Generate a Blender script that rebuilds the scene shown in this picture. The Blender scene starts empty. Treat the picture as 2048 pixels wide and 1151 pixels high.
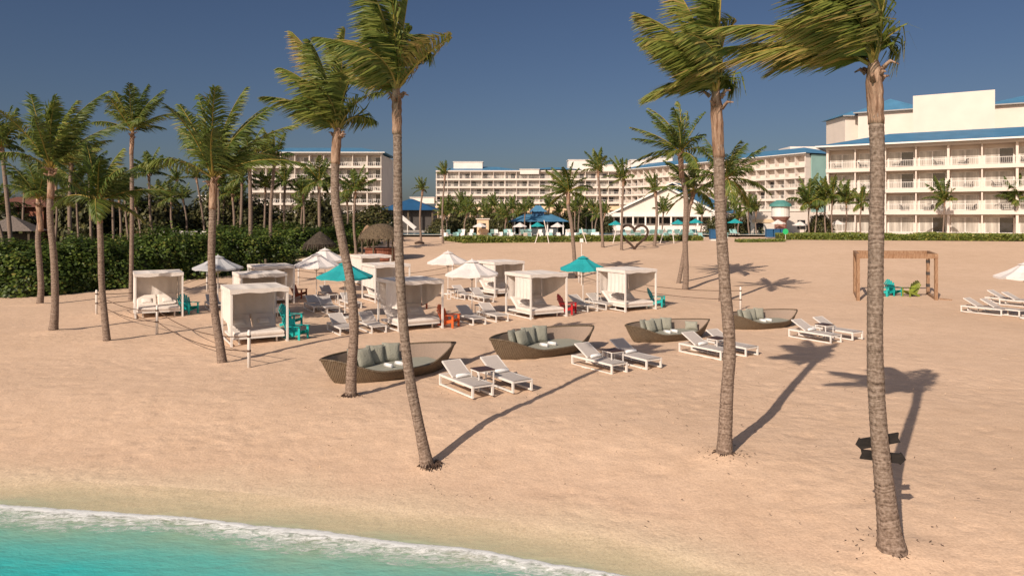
import bpy, math, random
from mathutils import Vector, Matrix, noise
R = math.radians
sc = bpy.context.scene
COL = sc.collection
H, F, YH, CX = 4.9, 1450.0, 432.0, 1024.0

# ------------------------------------------------------------------ helpers
class MB:
    def __init__(s): s.v=[]; s.f=[]; s.m=[]; s.t=[]
    def vert(s, p, t=0.0):
        s.v.append((p[0],p[1],p[2])); s.t.append(t); return len(s.v)-1
    def face(s, idx, m=0): s.f.append(tuple(idx)); s.m.append(m)
    def poly(s, pts, m=0, t=0.0):
        s.face([s.vert(p,t) for p in pts], m)
    def box(s, c, d, rz=0.0, m=0, M=None, taper=1.0, t=0.0):
        hx,hy,hz=d[0]/2,d[1]/2,d[2]/2
        if M is None: M=Matrix.Translation(Vector(c))@Matrix.Rotation(rz,4,'Z')
        b=len(s.v)
        for z in (-hz,hz):
            k=taper if z>0 else 1
            for x,y in ((-hx,-hy),(hx,-hy),(hx,hy),(-hx,hy)): s.vert(M@Vector((x*k,y*k,z)),t)
        for q in ((0,3,2,1),(4,5,6,7),(0,1,5,4),(1,2,6,5),(2,3,7,6),(3,0,4,7)): s.face([b+i for i in q],m)
    def span(s, a, b, w, h, m=0, t=0.0):           # bar with rectangular section from a to b
        a=Vector(a); b=Vector(b); d=b-a; L=d.length
        if L<1e-6: return
        q=d.to_track_quat('X','Z')
        M=Matrix.Translation((a+b)/2)@q.to_matrix().to_4x4()
        s.box(None,(L,w,h),m=m,M=M,t=t)
    def tube(s, pts, rad, n=8, m=0, cap=True, tt=None):
        pts=[Vector(p) for p in pts]; rings=[]
        up=Vector((0,1,0.01)).normalized(); L=0
        for i,p in enumerate(pts):
            a=pts[max(i-1,0)]; c=pts[min(i+1,len(pts)-1)]
            d=(c-a).normalized()
            if i: L+=(p-pts[i-1]).length
            x=d.cross(up)
            if x.length<1e-3: x=d.cross(Vector((1,0,0)))
            x.normalize(); y=d.cross(x).normalized()
            r=rad[i] if isinstance(rad,(list,tuple)) else rad
            rings.append([s.vert(p+x*math.cos(2*math.pi*k/n)*r+y*math.sin(2*math.pi*k/n)*r, L if tt is None else tt) for k in range(n)])
        for a,b in zip(rings,rings[1:]):
            for k in range(n): s.face((a[k],b[k],b[(k+1)%n],a[(k+1)%n]),m)
        if cap:
            s.face(rings[0],m); s.face(rings[-1][::-1],m)
    def disc(s, c, r, z, h, n=24, m=0): s.tube([(c[0],c[1],z),(c[0],c[1],z+h)], r, n, m)
    def build(s, name, mats, parent=None, smooth=False, loc=None):
        me=bpy.data.meshes.new(name); me.from_pydata(s.v,[],s.f)
        if not isinstance(mats,(list,tuple)): mats=[mats]
        for k in mats: me.materials.append(k)
        if len(mats)>1: me.polygons.foreach_set('material_index', s.m)
        if smooth: me.polygons.foreach_set('use_smooth',[True]*len(s.f))
        at=me.attributes.new('tint','FLOAT','POINT'); at.data.foreach_set('value', s.t)
        me.update()
        o=bpy.data.objects.new(name,me); COL.objects.link(o)
        if parent: o.parent=parent
        if loc is not None: o.location=loc
        return o

def empty(name, loc=(0,0,0), rz=0.0, label=None, cat=None, group=None):
    o=bpy.data.objects.new(name,None); COL.objects.link(o)
    o.location=loc; o.rotation_euler=(0,0,rz); o.empty_display_size=.2
    tag(o,label,cat,group); return o
def tag(o, label=None, cat=None, group=None, kind=None):
    if label: o['label']=label
    if cat: o['category']=cat
    if group: o['group']=group
    if kind: o['kind']=kind
    return o
def copy_tree(o, parent=None):
    c=o.copy(); COL.objects.link(c)
    c.parent=parent
    for ch in list(o.children): copy_tree(ch,c)
    return c
used=set()
def place(proto, loc, rz, label, group=None, s=None, cat=None):
    if proto.name in used: o=copy_tree(proto)
    else: o=proto; used.add(proto.name)
    o.location=loc; o.rotation_euler=(0,0,rz)
    if s: o.scale=(s,s,s)
    if label: o['label']=label
    if group: o['group']=group
    if cat: o['category']=cat
    return o

# ------------------------------------------------------------------ terrain
def sstep(a,b,x):
    t=min(1,max(0,(x-a)/(b-a))); return t*t*(3-2*t)
FOAM=[(-60,16.2),(-20,14.3),(-9,13.15),(-5.4,12.6),(-2.67,11.93),(-.19,11.28),(1.95,10.55),(4,8.9),(8,4.5),(30,-25)]
def yfoam(x): return (yfoam_(x-1.2)+yfoam_(x-.6)+yfoam_(x)+yfoam_(x+.6)+yfoam_(x+1.2))/5
def yfoam_(x):
    for (a,b),(c,d) in zip(FOAM,FOAM[1:]):
        if a<=x<=c:
            return b+(d-b)*(x-a)/(c-a)
    return FOAM[0][1] if x<0 else FOAM[-1][1]
def shore(x,y):
    sl=.22+.55*sstep(-2,7,x)
    return (yfoam(x)-y)/math.sqrt(1+sl*sl)
WZ=-.35
def ground(x,y):
    z=2.05*sstep(44,96,y)+.3*sstep(96,130,y)
    d=shore(x,y)
    if y<30:
        if d>-1.3: z+=WZ-(d+1.3)*.13
        else:
            z+=WZ+.35*sstep(0,5.5,-d-1.3)
    return z
def gpx(px,py,zoff=0.0):
    """world point where the sight line through a place of the beach meets the ground"""
    D=6.0; k=(px-CX)/F; s=(py-YH)/F
    while D<600:
        z=H-s*D
        if z<=ground(k*D,D)+zoff: break
        D+=.05 if D<60 else .2
    return Vector((k*D,D,ground(k*D,D)))
def at(px,py,D): return Vector(((px-CX)/F*D, D, H-(py-YH)/F*D))

# ------------------------------------------------------------------ materials
def newmat(name):
    m=bpy.data.materials.new(name); m.use_nodes=True
    nt=m.node_tree; b=nt.nodes['Principled BSDF']; return m,nt,b
def N(nt,t,**k):
    n=nt.nodes.new(t)
    for a,v in k.items(): setattr(n,a,v)
    return n
def mat(name,c,rough=.7,var=.12,scale=6.0,bump=0.0,bscale=None,metal=0.0,spec=.4,c2=None,detail=4,sheen=0,stretch=None):
    m,nt,b=newmat(name)
    tc=N(nt,'ShaderNodeTexCoord'); mp=N(nt,'ShaderNodeMapping'); nt.links.new(tc.outputs['Object'],mp.inputs[0])
    if stretch: mp.inputs['Scale'].default_value=stretch
    n=N(nt,'ShaderNodeTexNoise'); n.inputs['Scale'].default_value=scale; n.inputs['Detail'].default_value=detail
    nt.links.new(mp.outputs[0],n.inputs['Vector'])
    r=N(nt,'ShaderNodeValToRGB'); r.color_ramp.elements[0].position=.3; r.color_ramp.elements[1].position=.72
    if c2 is None: c2=tuple(x*(1-var*2) for x in c)
    r.color_ramp.elements[0].color=(*c2,1); r.color_ramp.elements[1].color=(*c,1)
    nt.links.new(n.outputs[0],r.inputs[0]); nt.links.new(r.outputs[0],b.inputs['Base Color'])
    b.inputs['Roughness'].default_value=rough; b.inputs['Metallic'].default_value=metal
    b.inputs['Specular IOR Level'].default_value=spec
    if bump:
        n2=N(nt,'ShaderNodeTexNoise'); n2.inputs['Scale'].default_value=bscale or scale*3; n2.inputs['Detail'].default_value=3
        nt.links.new(mp.outputs[0],n2.inputs['Vector'])
        bp=N(nt,'ShaderNodeBump'); bp.inputs['Strength'].default_value=bump; bp.inputs['Distance'].default_value=.05
        nt.links.new(n2.outputs[0],bp.inputs['Height']); nt.links.new(bp.outputs[0],b.inputs['Normal'])
    return m
M={}
M['white']=mat('white_powder_coat',(.70,.66,.62),.45,.05,3)
M['fabric']=mat('white_canvas',(.68,.62,.57),.9,.06,2.5,.25,9)
M['mattress']=mat('cream_cushion',(.70,.63,.57),.95,.06,3,.3,12)
M['sling']=mat('grey_beige_mesh_sling',(.47,.42,.385),.8,.08,40,.2,200)
M['dslate']=mat('slate_sling',(.42,.38,.35),.8,.1,20)
M['tabletop']=mat('dark_brown_tabletop',(.075,.038,.03),.45,.2,12)
M['teal']=mat('teal_paint',(.006,.36,.34),.45,.08,5)
M['tealfab']=mat('teal_canvas',(.012,.30,.32),.9,.08,3,.2,9)
M['whitefab']=mat('umbrella_white_canvas',(.68,.63,.60),.9,.06,3,.2,9)
M['greyfab']=mat('umbrella_grey_canvas',(.42,.42,.43),.9,.06,3,.2,9)
M['orange']=mat('orange_paint',(.62,.11,.02),.45,.1,5)
M['rust']=mat('rust_red_paint',(.33,.07,.03),.5,.1,5)
M['red']=mat('red_paint',(.45,.012,.018),.45,.1,5)
M['lime']=mat('lime_green_paint',(.23,.28,.04),.5,.1,5)
M['sage']=mat('sage_cushion',(.30,.295,.24),.95,.08,6,.4,20)
M['towel']=mat('white_towel',(.78,.77,.76),.95,.05,20,.4,60)
M['timber']=mat('weathered_pine',(.37,.235,.145),.75,.2,4,.3,30,c2=(.20,.10,.05),stretch=(6,6,1))
M['blackwood']=mat('black_stained_board',(.022,.017,.015),.75,.3,6,.3,20,stretch=(1,6,6))
M['rope']=mat('brown_rope',(.11,.065,.045),.9,.2,30)
M['roof']=mat('blue_metal_roof',(.075,.215,.36),.5,.12,.6,spec=.5)
M['navyroof']=mat('deep_blue_roof',(.02,.085,.19),.5,.12,.6)
M['stucco']=mat('cream_stucco',(.65,.57,.505),.85,.05,.35,.1,8,detail=8)
M['stucco2']=mat('white_stucco',(.70,.64,.59),.85,.06,.35,.1,8,detail=8)
M['tealwall']=mat('teal_end_wall',(.26,.42,.385),.85,.08,.3)
M['greywall']=mat('grey_soffit_wall',(.34,.32,.31),.85,.08,.3)
M['tan']=mat('tan_stucco',(.72,.52,.34),.85,.08,.4)
M['curtain']=mat('pale_curtain_glass',(.50,.46,.41),.25,.2,.9,c2=(.20,.18,.16),spec=.6,stretch=(2.2,2.2,.25))
M['darkglass']=mat('dark_glass',(.035,.035,.04),.15,.4,1.5,spec=.6)
M['dark']=mat('dark_furniture',(.07,.06,.055),.7,.2,6)
M['deck']=mat('pale_paving',(.50,.44,.37),.85,.12,1.2,.1,9)
M['thatch']=mat('palm_thatch',(.19,.14,.085),.95,.3,5,.9,26,c2=(.06,.042,.028),stretch=(3,3,.6))
M['thatchg']=mat('grey_thatch',(.22,.18,.155),.95,.2,4,.9,20,stretch=(3,3,.6))
M['brownwall']=mat('reddish_brown_counter',(.24,.085,.05),.8,.15,3)
M['redroof']=mat('rusty_red_roof',(.15,.06,.04),.85,.15,1)
M['aqua']=mat('aqua_sling',(.25,.46,.45),.7,.1,4)
M['bluebin']=mat('blue_plastic',(.02,.09,.20),.5,.1,4)
M['green']=mat('green_sign_paint',(.02,.40,.13),.5,.05,4)
M['twig']=mat('dark_driftwood',(.085,.05,.035),.9,.3,9,.5,30)
M['redpaint']=mat('faded_red_paint',(.30,.15,.12),.7,.1,3)

def sand_mat():
    m,nt,b=newmat('beach_sand'); L=nt.links.new
    tc=N(nt,'ShaderNodeTexCoord')
    def noise_(s,d=5,r=.55):
        n=N(nt,'ShaderNodeTexNoise'); n.inputs['Scale'].default_value=s; n.inputs['Detail'].default_value=d; n.inputs['Roughness'].default_value=r
        L(tc.outputs['Object'],n.inputs['Vector']); return n
    def ramp(n,stops):
        r=N(nt,'ShaderNodeValToRGB'); e=r.color_ramp.elements
        e[0].position,e[0].color=stops[0][0],(*stops[0][1],1); e[1].position,e[1].color=stops[1][0],(*stops[1][1],1)
        for p,c in stops[2:]:
            k=e.new(p); k.color=(*c,1)
        L(n,r.inputs[0]); return r
    def mix(f,a,b_,t='MIX'):
        x=N(nt,'ShaderNodeMix',data_type='RGBA',blend_type=t)
        if isinstance(f,float): x.inputs[0].default_value=f
        else: L(f,x.inputs[0])
        L(a,x.inputs[6]); L(b_,x.inputs[7]); return x.outputs[2]
    big=ramp(noise_(.10,6).outputs[0],[(.30,(.635,.455,.318)),(.70,(.71,.515,.370))])
    mid=ramp(noise_(1.3,7,.65).outputs[0],[(.3,(.90,.885,.87)),(.62,(1,1,1))])
    grain=ramp(noise_(22,6,.75).outputs[0],[(.32,(.70,.67,.65)),(.58,(1.0,1.0,1.0))])
    c=mix(1.0,big.outputs[0],mid.outputs[0],'MULTIPLY'); c=mix(.75,c,grain.outputs[0],'MULTIPLY')
    # scattered dry debris specks
    vo=N(nt,'ShaderNodeTexVoronoi'); vo.inputs['Scale'].default_value=3.2; vo.inputs['Randomness'].default_value=1
    wob=noise_(9,3); 
    va=N(nt,'ShaderNodeVectorMath',operation='MULTIPLY_ADD'); va.inputs[1].default_value=(.18,.18,.18)
    L(wob.outputs['Color'],va.inputs[0]); L(tc.outputs['Object'],va.inputs[2]); L(va.outputs[0],vo.inputs['Vector'])
    sp=ramp(vo.outputs['Distance'],[(.025,(1,1,1)),(.055,(0,0,0))])
    msk=ramp(noise_(.35,5,.7).outputs[0],[(.50,(0,0,0)),(.62,(1,1,1))])
    mm=N(nt,'ShaderNodeMath',operation='MULTIPLY'); L(sp.outputs[0],mm.inputs[0]); L(msk.outputs[0],mm.inputs[1])
    dc=N(nt,'ShaderNodeRGB'); dc.outputs[0].default_value=(.30,.19,.12,1)
    m2=N(nt,'ShaderNodeMath',operation='MULTIPLY'); L(mm.outputs[0],m2.inputs[0]); m2.inputs[1].default_value=.75
    c=mix(m2.outputs[0],c,dc.outputs[0])
    # damp olive tint by the water (attribute tint: 1 at the water, 0 inland) and leaf litter soil behind the hedge (tint 2)
    at_=N(nt,'ShaderNodeAttribute',attribute_name='tint')
    n3=noise_(.9,6,.6)
    ad=N(nt,'ShaderNodeMath',operation='MULTIPLY_ADD'); L(n3.outputs[0],ad.inputs[0]); ad.inputs[1].default_value=.5; L(at_.outputs['Fac'],ad.inputs[2])
    wet=ramp(ad.outputs[0],[(.30,(0,0,0)),(.95,(1,1,1))])
    wc=N(nt,'ShaderNodeRGB'); wc.outputs[0].default_value=(.70,.57,.40,1)
    wc2=mix(1.0,wc.outputs[0],grain.outputs[0],'MULTIPLY')
    c=mix(wet.outputs[0],c,wc2)
    soil=N(nt,'ShaderNodeMath',operation='GREATER_THAN'); L(at_.outputs['Fac'],soil.inputs[0]); soil.inputs[1].default_value=1.8
    sc_=ramp(noise_(.7,6).outputs[0],[(.35,(.05,.055,.02)),(.65,(.13,.095,.05))])
    c=mix(soil.outputs[0],c,sc_.outputs[0])
    L(c,b.inputs['Base Color']); b.inputs['Roughness'].default_value=.95; b.inputs['Specular IOR Level'].default_value=.15
    # relief
    h1=noise_(5.5,5,.62); h2=noise_(24,5,.7)
    v2=N(nt,'ShaderNodeTexVoronoi',feature='SMOOTH_F1'); v2.inputs['Scale'].default_value=3.6; L(va.outputs[0],v2.inputs['Vector'])
    a1=N(nt,'ShaderNodeMath',operation='MULTIPLY_ADD'); L(h2.outputs[0],a1.inputs[0]); a1.inputs[1].default_value=.35; L(h1.outputs[0],a1.inputs[2])
    tr=ramp(noise_(.22,4,.6).outputs[0],[(.40,(.15,.15,.15)),(.62,(1.5,1.5,1.5))]); v3=N(nt,'ShaderNodeMath',operation='MULTIPLY'); L(v2.outputs['Distance'],v3.inputs[0]); L(tr.outputs[0],v3.inputs[1]); a2=N(nt,'ShaderNodeMath',operation='ADD'); L(v3.outputs[0],a2.inputs[0]); L(a1.outputs[0],a2.inputs[1])
    bp=N(nt,'ShaderNodeBump'); bp.inputs['Strength'].default_value=.34; bp.inputs['Distance'].default_value=.07
    L(a2.outputs[0],bp.inputs['Height']); L(bp.outputs[0],b.inputs['Normal'])
    return m
M['sand']=sand_mat()

def leaf_mat(name,stops,trans=.35,rough=.5):
    m,nt,b=newmat(name); L=nt.links.new
    a=N(nt,'ShaderNodeAttribute',attribute_name='tint'); r=N(nt,'ShaderNodeValToRGB'); e=r.color_ramp.elements
    e[0].position,e[0].color=stops[0][0],(*stops[0][1],1); e[1].position,e[1].color=stops[1][0],(*stops[1][1],1)
    for p,c in stops[2:]:
        k=e.new(p); k.color=(*c,1)
    L(a.outputs['Fac'],r.inputs[0]); L(r.outputs[0],b.inputs['Base Color']); b.inputs['Roughness'].default_value=rough
    b.inputs['Specular IOR Level'].default_value=.35
    tr=N(nt,'ShaderNodeBsdfTranslucent'); L(r.outputs[0],tr.inputs[0]); mx=N(nt,'ShaderNodeMixShader'); mx.inputs[0].default_value=trans
    L(b.outputs[0],mx.inputs[1]); L(tr.outputs[0],mx.inputs[2]); L(mx.outputs[0],nt.nodes['Material Output'].inputs[0]); return m
M['palmleaf']=leaf_mat('palm_leaflet',[(0,(.045,.075,.014)),(.35,(.105,.145,.026)),(.7,(.22,.235,.045)),(1,(.38,.26,.09))])
M['rachis']=leaf_mat('palm_rachis',[(0,(.16,.17,.04)),(1,(.42,.27,.06))],.1)
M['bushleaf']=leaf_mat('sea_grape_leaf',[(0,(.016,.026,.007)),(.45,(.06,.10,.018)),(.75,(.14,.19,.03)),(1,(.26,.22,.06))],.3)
M['beltleaf']=leaf_mat('dry_tree_leaf',[(0,(.018,.018,.007)),(.5,(.075,.078,.024)),(.8,(.12,.11,.035)),(1,(.18,.12,.055))],.25)
M['lowhedge']=leaf_mat('clipped_hedge_leaf',[(0,(.06,.085,.018)),(.5,(.14,.175,.03)),(1,(.28,.25,.06))],.3)

def trunk_mat(name,a,bc,c_):
    m,nt,b=newmat(name); L=nt.links.new
    at_=N(nt,'ShaderNodeAttribute',attribute_name='tint'); tc=N(nt,'ShaderNodeTexCoord')
    n=N(nt,'ShaderNodeTexNoise'); n.inputs['Scale'].default_value=3; n.inputs['Detail'].default_value=5; L(tc.outputs['Object'],n.inputs['Vector'])
    ad=N(nt,'ShaderNodeMath',operation='MULTIPLY_ADD'); L(n.outputs[0],ad.inputs[0]); ad.inputs[1].default_value=.16; L(at_.outputs['Fac'],ad.inputs[2])
    cm=N(nt,'ShaderNodeCombineXYZ'); L(ad.outputs[0],cm.inputs[0])
    n2=N(nt,'ShaderNodeTexNoise'); n2.inputs['Scale'].default_value=19; n2.inputs['Detail'].default_value=5; n2.inputs['Roughness'].default_value=.7; L(cm.outputs[0],n2.inputs['Vector'])
    n3=N(nt,'ShaderNodeTexNoise'); n3.inputs['Scale'].default_value=22; n3.inputs['Detail'].default_value=5; L(tc.outputs['Object'],n3.inputs['Vector'])
    mx=N(nt,'ShaderNodeMath',operation='MULTIPLY_ADD'); L(n3.outputs[0],mx.inputs[0]); mx.inputs[1].default_value=.7; L(n2.outputs[0],mx.inputs[2])
    r=N(nt,'ShaderNodeValToRGB'); e=r.color_ramp.elements; e[0].position=.62; e[0].color=(*a,1); e[1].position=1.08 if False else 1.0; e[1].color=(*c_,1)
    k=e.new(.8); k.color=(*bc,1)
    L(mx.outputs[0],r.inputs[0]); L(r.outputs[0],b.inputs['Base Color']); b.inputs['Roughness'].default_value=.9; b.inputs['Specular IOR Level'].default_value=.2
    bp=N(nt,'ShaderNodeBump'); bp.inputs['Strength'].default_value=.8; bp.inputs['Distance'].default_value=.03
    L(mx.outputs[0],bp.inputs['Height']); L(bp.outputs[0],b.inputs['Normal']); return m
M['trunk']=trunk_mat('palm_trunk_bark',(.055,.037,.028),(.165,.118,.09),(.29,.222,.18))
M['boot']=mat('palm_leaf_bases',(.44,.30,.215),.95,.2,2.2,.8,6,c2=(.15,.08,.05),stretch=(7,7,1.1),spec=.1,detail=6)
M['stemwood']=mat('shrub_stem',(.12,.09,.06),.9,.2,6)

def wicker_mat():
    m,nt,b=newmat('brown_wicker'); L=nt.links.new
    tc=N(nt,'ShaderNodeTexCoord')
    w1=N(nt,'ShaderNodeTexWave',wave_type='BANDS',bands_direction='Z'); w1.inputs['Scale'].default_value=9; w1.inputs['Distortion'].default_value=1.2; w1.inputs['Detail'].default_value=2
    w2=N(nt,'ShaderNodeTexWave',wave_type='BANDS',bands_direction='X'); w2.inputs['Scale'].default_value=7; w2.inputs['Distortion'].default_value=1.0
    L(tc.outputs['Object'],w1.inputs[0]); L(tc.outputs['Object'],w2.inputs[0])
    x=N(nt,'ShaderNodeMath',operation='MULTIPLY'); L(w1.outputs['Fac'],x.inputs[0]); L(w2.outputs['Fac'],x.inputs[1])
    n=N(nt,'ShaderNodeTexNoise'); n.inputs['Scale'].default_value=14; n.inputs['Detail'].default_value=4; L(tc.outputs['Object'],n.inputs[0])
    y=N(nt,'ShaderNodeMath',operation='MULTIPLY_ADD'); L(n.outputs[0],y.inputs[0]); y.inputs[1].default_value=.9; L(x.outputs[0],y.inputs[2])
    r=N(nt,'ShaderNodeValToRGB'); e=r.color_ramp.elements; e[0].position=.25; e[0].color=(.045,.03,.018,1); e[1].position=.95; e[1].color=(.175,.125,.075,1)
    L(y.outputs[0],r.inputs[0]); L(r.outputs[0],b.inputs['Base Color']); b.inputs['Roughness'].default_value=.6
    bp=N(nt,'ShaderNodeBump'); bp.inputs['Strength'].default_value=.7; bp.inputs['Distance'].default_value=.02
    L(y.outputs[0],bp.inputs['Height']); L(bp.outputs[0],b.inputs['Normal']); return m
M['wicker']=wicker_mat()

M['liner']=mat('wicker_inner_face',(.30,.225,.175),.75,.1,30,.2,90)
def water_mat():
    m,nt,b=newmat('sea_water'); L=nt.links.new
    tc=N(nt,'ShaderNodeTexCoord'); a=N(nt,'ShaderNodeAttribute',attribute_name='tint')
    mp=N(nt,'ShaderNodeMapping'); mp.inputs['Rotation'].default_value=(0,0,.45); mp.inputs['Scale'].default_value=(.45,1,1); L(tc.outputs['Object'],mp.inputs[0])
    n=N(nt,'ShaderNodeTexNoise'); n.inputs['Scale'].default_value=.9; n.inputs['Detail'].default_value=5; n.inputs['Roughness'].default_value=.6; L(mp.outputs[0],n.inputs[0])
    s=N(nt,'ShaderNodeMath',operation='MULTIPLY_ADD'); L(n.outputs[0],s.inputs[0]); s.inputs[1].default_value=1.7
    sub=N(nt,'ShaderNodeMath',operation='SUBTRACT'); L(a.outputs['Fac'],sub.inputs[0]); sub.inputs[1].default_value=.85; L(sub.outputs[0],s.inputs[2])
    mr=N(nt,'ShaderNodeMapRange'); mr.inputs[1].default_value=-1.4; mr.inputs[2].default_value=3.5; L(s.outputs[0],mr.inputs[0])
    r=N(nt,'ShaderNodeValToRGB'); e=r.color_ramp.elements
    e[0].position=0; e[0].color=(.50,.44,.25,1); e[1].position=1; e[1].color=(.012,.36,.40,1)
    for p,c in ((.22,(.52,.52,.34)),(.36,(.30,.50,.36)),(.55,(.12,.48,.42)),(.8,(.025,.42,.42))):
        k=e.new(p); k.color=(*c,1)
    L(mr.outputs[0],r.inputs[0]); L(r.outputs[0],b.inputs['Base Color'])
    r2=N(nt,'ShaderNodeValToRGB'); e=r2.color_ramp.elements; e[0].position=.0; e[0].color=(0,0,0,1); e[1].position=.75; e[1].color=(.97,.97,.97,1)
    k=e.new(.2); k.color=(.42,.42,.42,1); k=e.new(.38); k.color=(.72,.72,.72,1)
    L(mr.outputs[0],r2.inputs[0]); L(r2.outputs[0],b.inputs['Alpha'])
    b.inputs['Roughness'].default_value=.22; b.inputs['Specular IOR Level'].default_value=.3; b.inputs['IOR'].default_value=1.33
    n2=N(nt,'ShaderNodeTexNoise'); n2.inputs['Scale'].default_value=5; n2.inputs['Detail'].default_value=6; n2.inputs['Roughness'].default_value=.65; L(mp.outputs[0],n2.inputs[0])
    bp=N(nt,'ShaderNodeBump'); bp.inputs['Strength'].default_value=.35; bp.inputs['Distance'].default_value=.12
    L(n2.outputs[0],bp.inputs['Height']); L(bp.outputs[0],b.inputs['Normal']); return m
M['water']=water_mat()
def foam_mat():
    m,nt,b=newmat('sea_foam'); L=nt.links.new
    tc=N(nt,'ShaderNodeTexCoord'); a=N(nt,'ShaderNodeAttribute',attribute_name='tint')
    mp=N(nt,'ShaderNodeMapping'); mp.inputs['Scale'].default_value=(.6,1.4,1); mp.inputs['Rotation'].default_value=(0,0,.35); L(tc.outputs['Object'],mp.inputs[0])
    n=N(nt,'ShaderNodeTexNoise'); n.inputs['Scale'].default_value=7; n.inputs['Detail'].default_value=9; n.inputs['Roughness'].default_value=.78; n.inputs['Distortion'].default_value=.8; L(mp.outputs[0],n.inputs[0])
    s=N(nt,'ShaderNodeMath',operation='ADD'); L(n.outputs[0],s.inputs[0]); L(a.outputs['Fac'],s.inputs[1])
    r=N(nt,'ShaderNodeValToRGB'); e=r.color_ramp.elements; e[0].position=.50; e[0].color=(0,0,0,1); e[1].position=.77; e[1].color=(1,1,1,1)
    L(s.outputs[0],r.inputs[0]); L(r.outputs[0],b.inputs['Alpha'])
    b.inputs['Base Color'].default_value=(.82,.84,.82,1); b.inputs['Roughness'].default_value=.8
    bp=N(nt,'ShaderNodeBump'); bp.inputs['Strength'].default_value=.5; bp.inputs['Distance'].default_value=.04
    L(n.outputs[0],bp.inputs['Height']); L(bp.outputs[0],b.inputs['Normal'])
    return m
M['foam']=foam_mat()
M['pool']=mat('pool_water',(.03,.22,.33),.1,.1,2)

# ------------------------------------------------------------------ ground, water
MOUNDS=[]
def axis(segs):
    out=[]
    for a,b,s in segs:
        x=a
        while x<b-1e-6:
            out.append(x); x+=s
            if s>3: s*=1.35
    out.append(segs[-1][1]); return out
def build_ground():
    xs=axis([(-3000,-60,400),(-60,-26,1.0),(-26,-12,.30),(-12,14,.16),(14,30,.35),(30,100,2.0),(100,3000,100)])
    ys=axis([(-400,4,60),(4,9,.4),(9,26,.15),(26,45,.3),(45,100,1.2),(100,200,8),(200,4000,60)])
    mb=MB(); nx=len(xs)
    for y in ys:
        for x in xs:
            z=ground(x,y)
            d=shore(x,y)
            if 5<y<60 and -40<x<45:
                k=sstep(.6,4,-d)
                p=Vector((x,y,0))
                z+=k*(noise.noise(p*.22)*.06+noise.noise(p*.9)*.008+noise.noise(p*2.6)*.006)
                f=noise.noise(p*3.1+Vector((9,4,2)))
                if f>.15 and y<40: z-=k*(f-.15)*.09
                for mx,my,mr,mh in MOUNDS:
                    q=(x-mx)**2+(y-my)**2
                    if q<mr*mr*9: z+=mh*math.exp(-q/(mr*mr))
            t=.85*sstep(-3.0,0,d)
            if y>44 and x<-9-(y-44)*.02 and x< -0.42*(y-44)*.0-9 and (x< -14 - (60-y)*.0 or y>66): 
                if behind_hedge(x,y): t=2.5
            mb.vert((x,y,z),t)
    for j in range(len(ys)-1):
        for i in range(nx-1):
            a=j*nx+i; mb.face((a,a+1,a+1+nx,a+nx))
    tag(mb.build('ground',M['sand'],smooth=True),kind='structure')
HL=[(-70,40),(-31,42.5),(-28,44),(-26.5,50),(-24,56),(-22,63),(-17,72),(-15.5,90),(-14,130)]
def behind_hedge(x,y):
    for (a,b),(c,d) in zip(HL,HL[1:]):
        if b<=y<=d: return x < a+(c-a)*(y-b)/(d-b)-.5
    return y>130 and x<-14
def build_water():
    xs=axis([(-400,-20,25),(-20,10,.35)]); mb=MB(); rows=34
    for x in xs:
        for k in range(rows):
            u=(k/(rows-1))
            d=-1.25+ (u*8 if k<28 else u*8+(k-27)**3*.6)
            y=yfoam(x)-d*1.03
            mb.vert((x,y,WZ+.0),d)
    for i in range(len(xs)-1):
        for k in range(rows-1):
            a=i*rows+k; mb.face((a,a+1,a+1+rows,a+rows))
    tag(mb.build('sea_water',M['water'],smooth=True),kind='structure')
    mb=MB(); xs=axis([(-20,4.4,.06)]); rows=18
    for x in xs:
        w=.95+.35*noise.noise(Vector((x*.45,3,0)))+.1*noise.noise(Vector((x*2,7,0)))
        w*= .45+.55*sstep(4.2,-1.5,x)
        off=.10*noise.noise(Vector((x*.8,0,0)))+.045*noise.noise(Vector((x*4,1,0)))+.02*noise.noise(Vector((x*13,1,0)))
        for k in range(rows):
            u=k/(rows-1); d=off-.02+u*w
            zz=WZ+.006+.035*math.sin(math.pi*min(1,u*2.5))*max(0,1-u)
            fade=(0.22 if u>.03 else .0)-.26*u+(.10 if u<.22 else 0)-.35*max(0,(u-.8)/.2)
            mb.vert((x,yfoam(x)-d*1.03,zz),fade)
    for i in range(len(xs)-1):
        for k in range(rows-1):
            a=i*rows+k; mb.face((a,a+1,a+1+rows,a+rows))
    tag(mb.build('sea_foam',M['foam'],smooth=True),'thin line of white wave foam washing on the sand','foam',kind='stuff')

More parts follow.
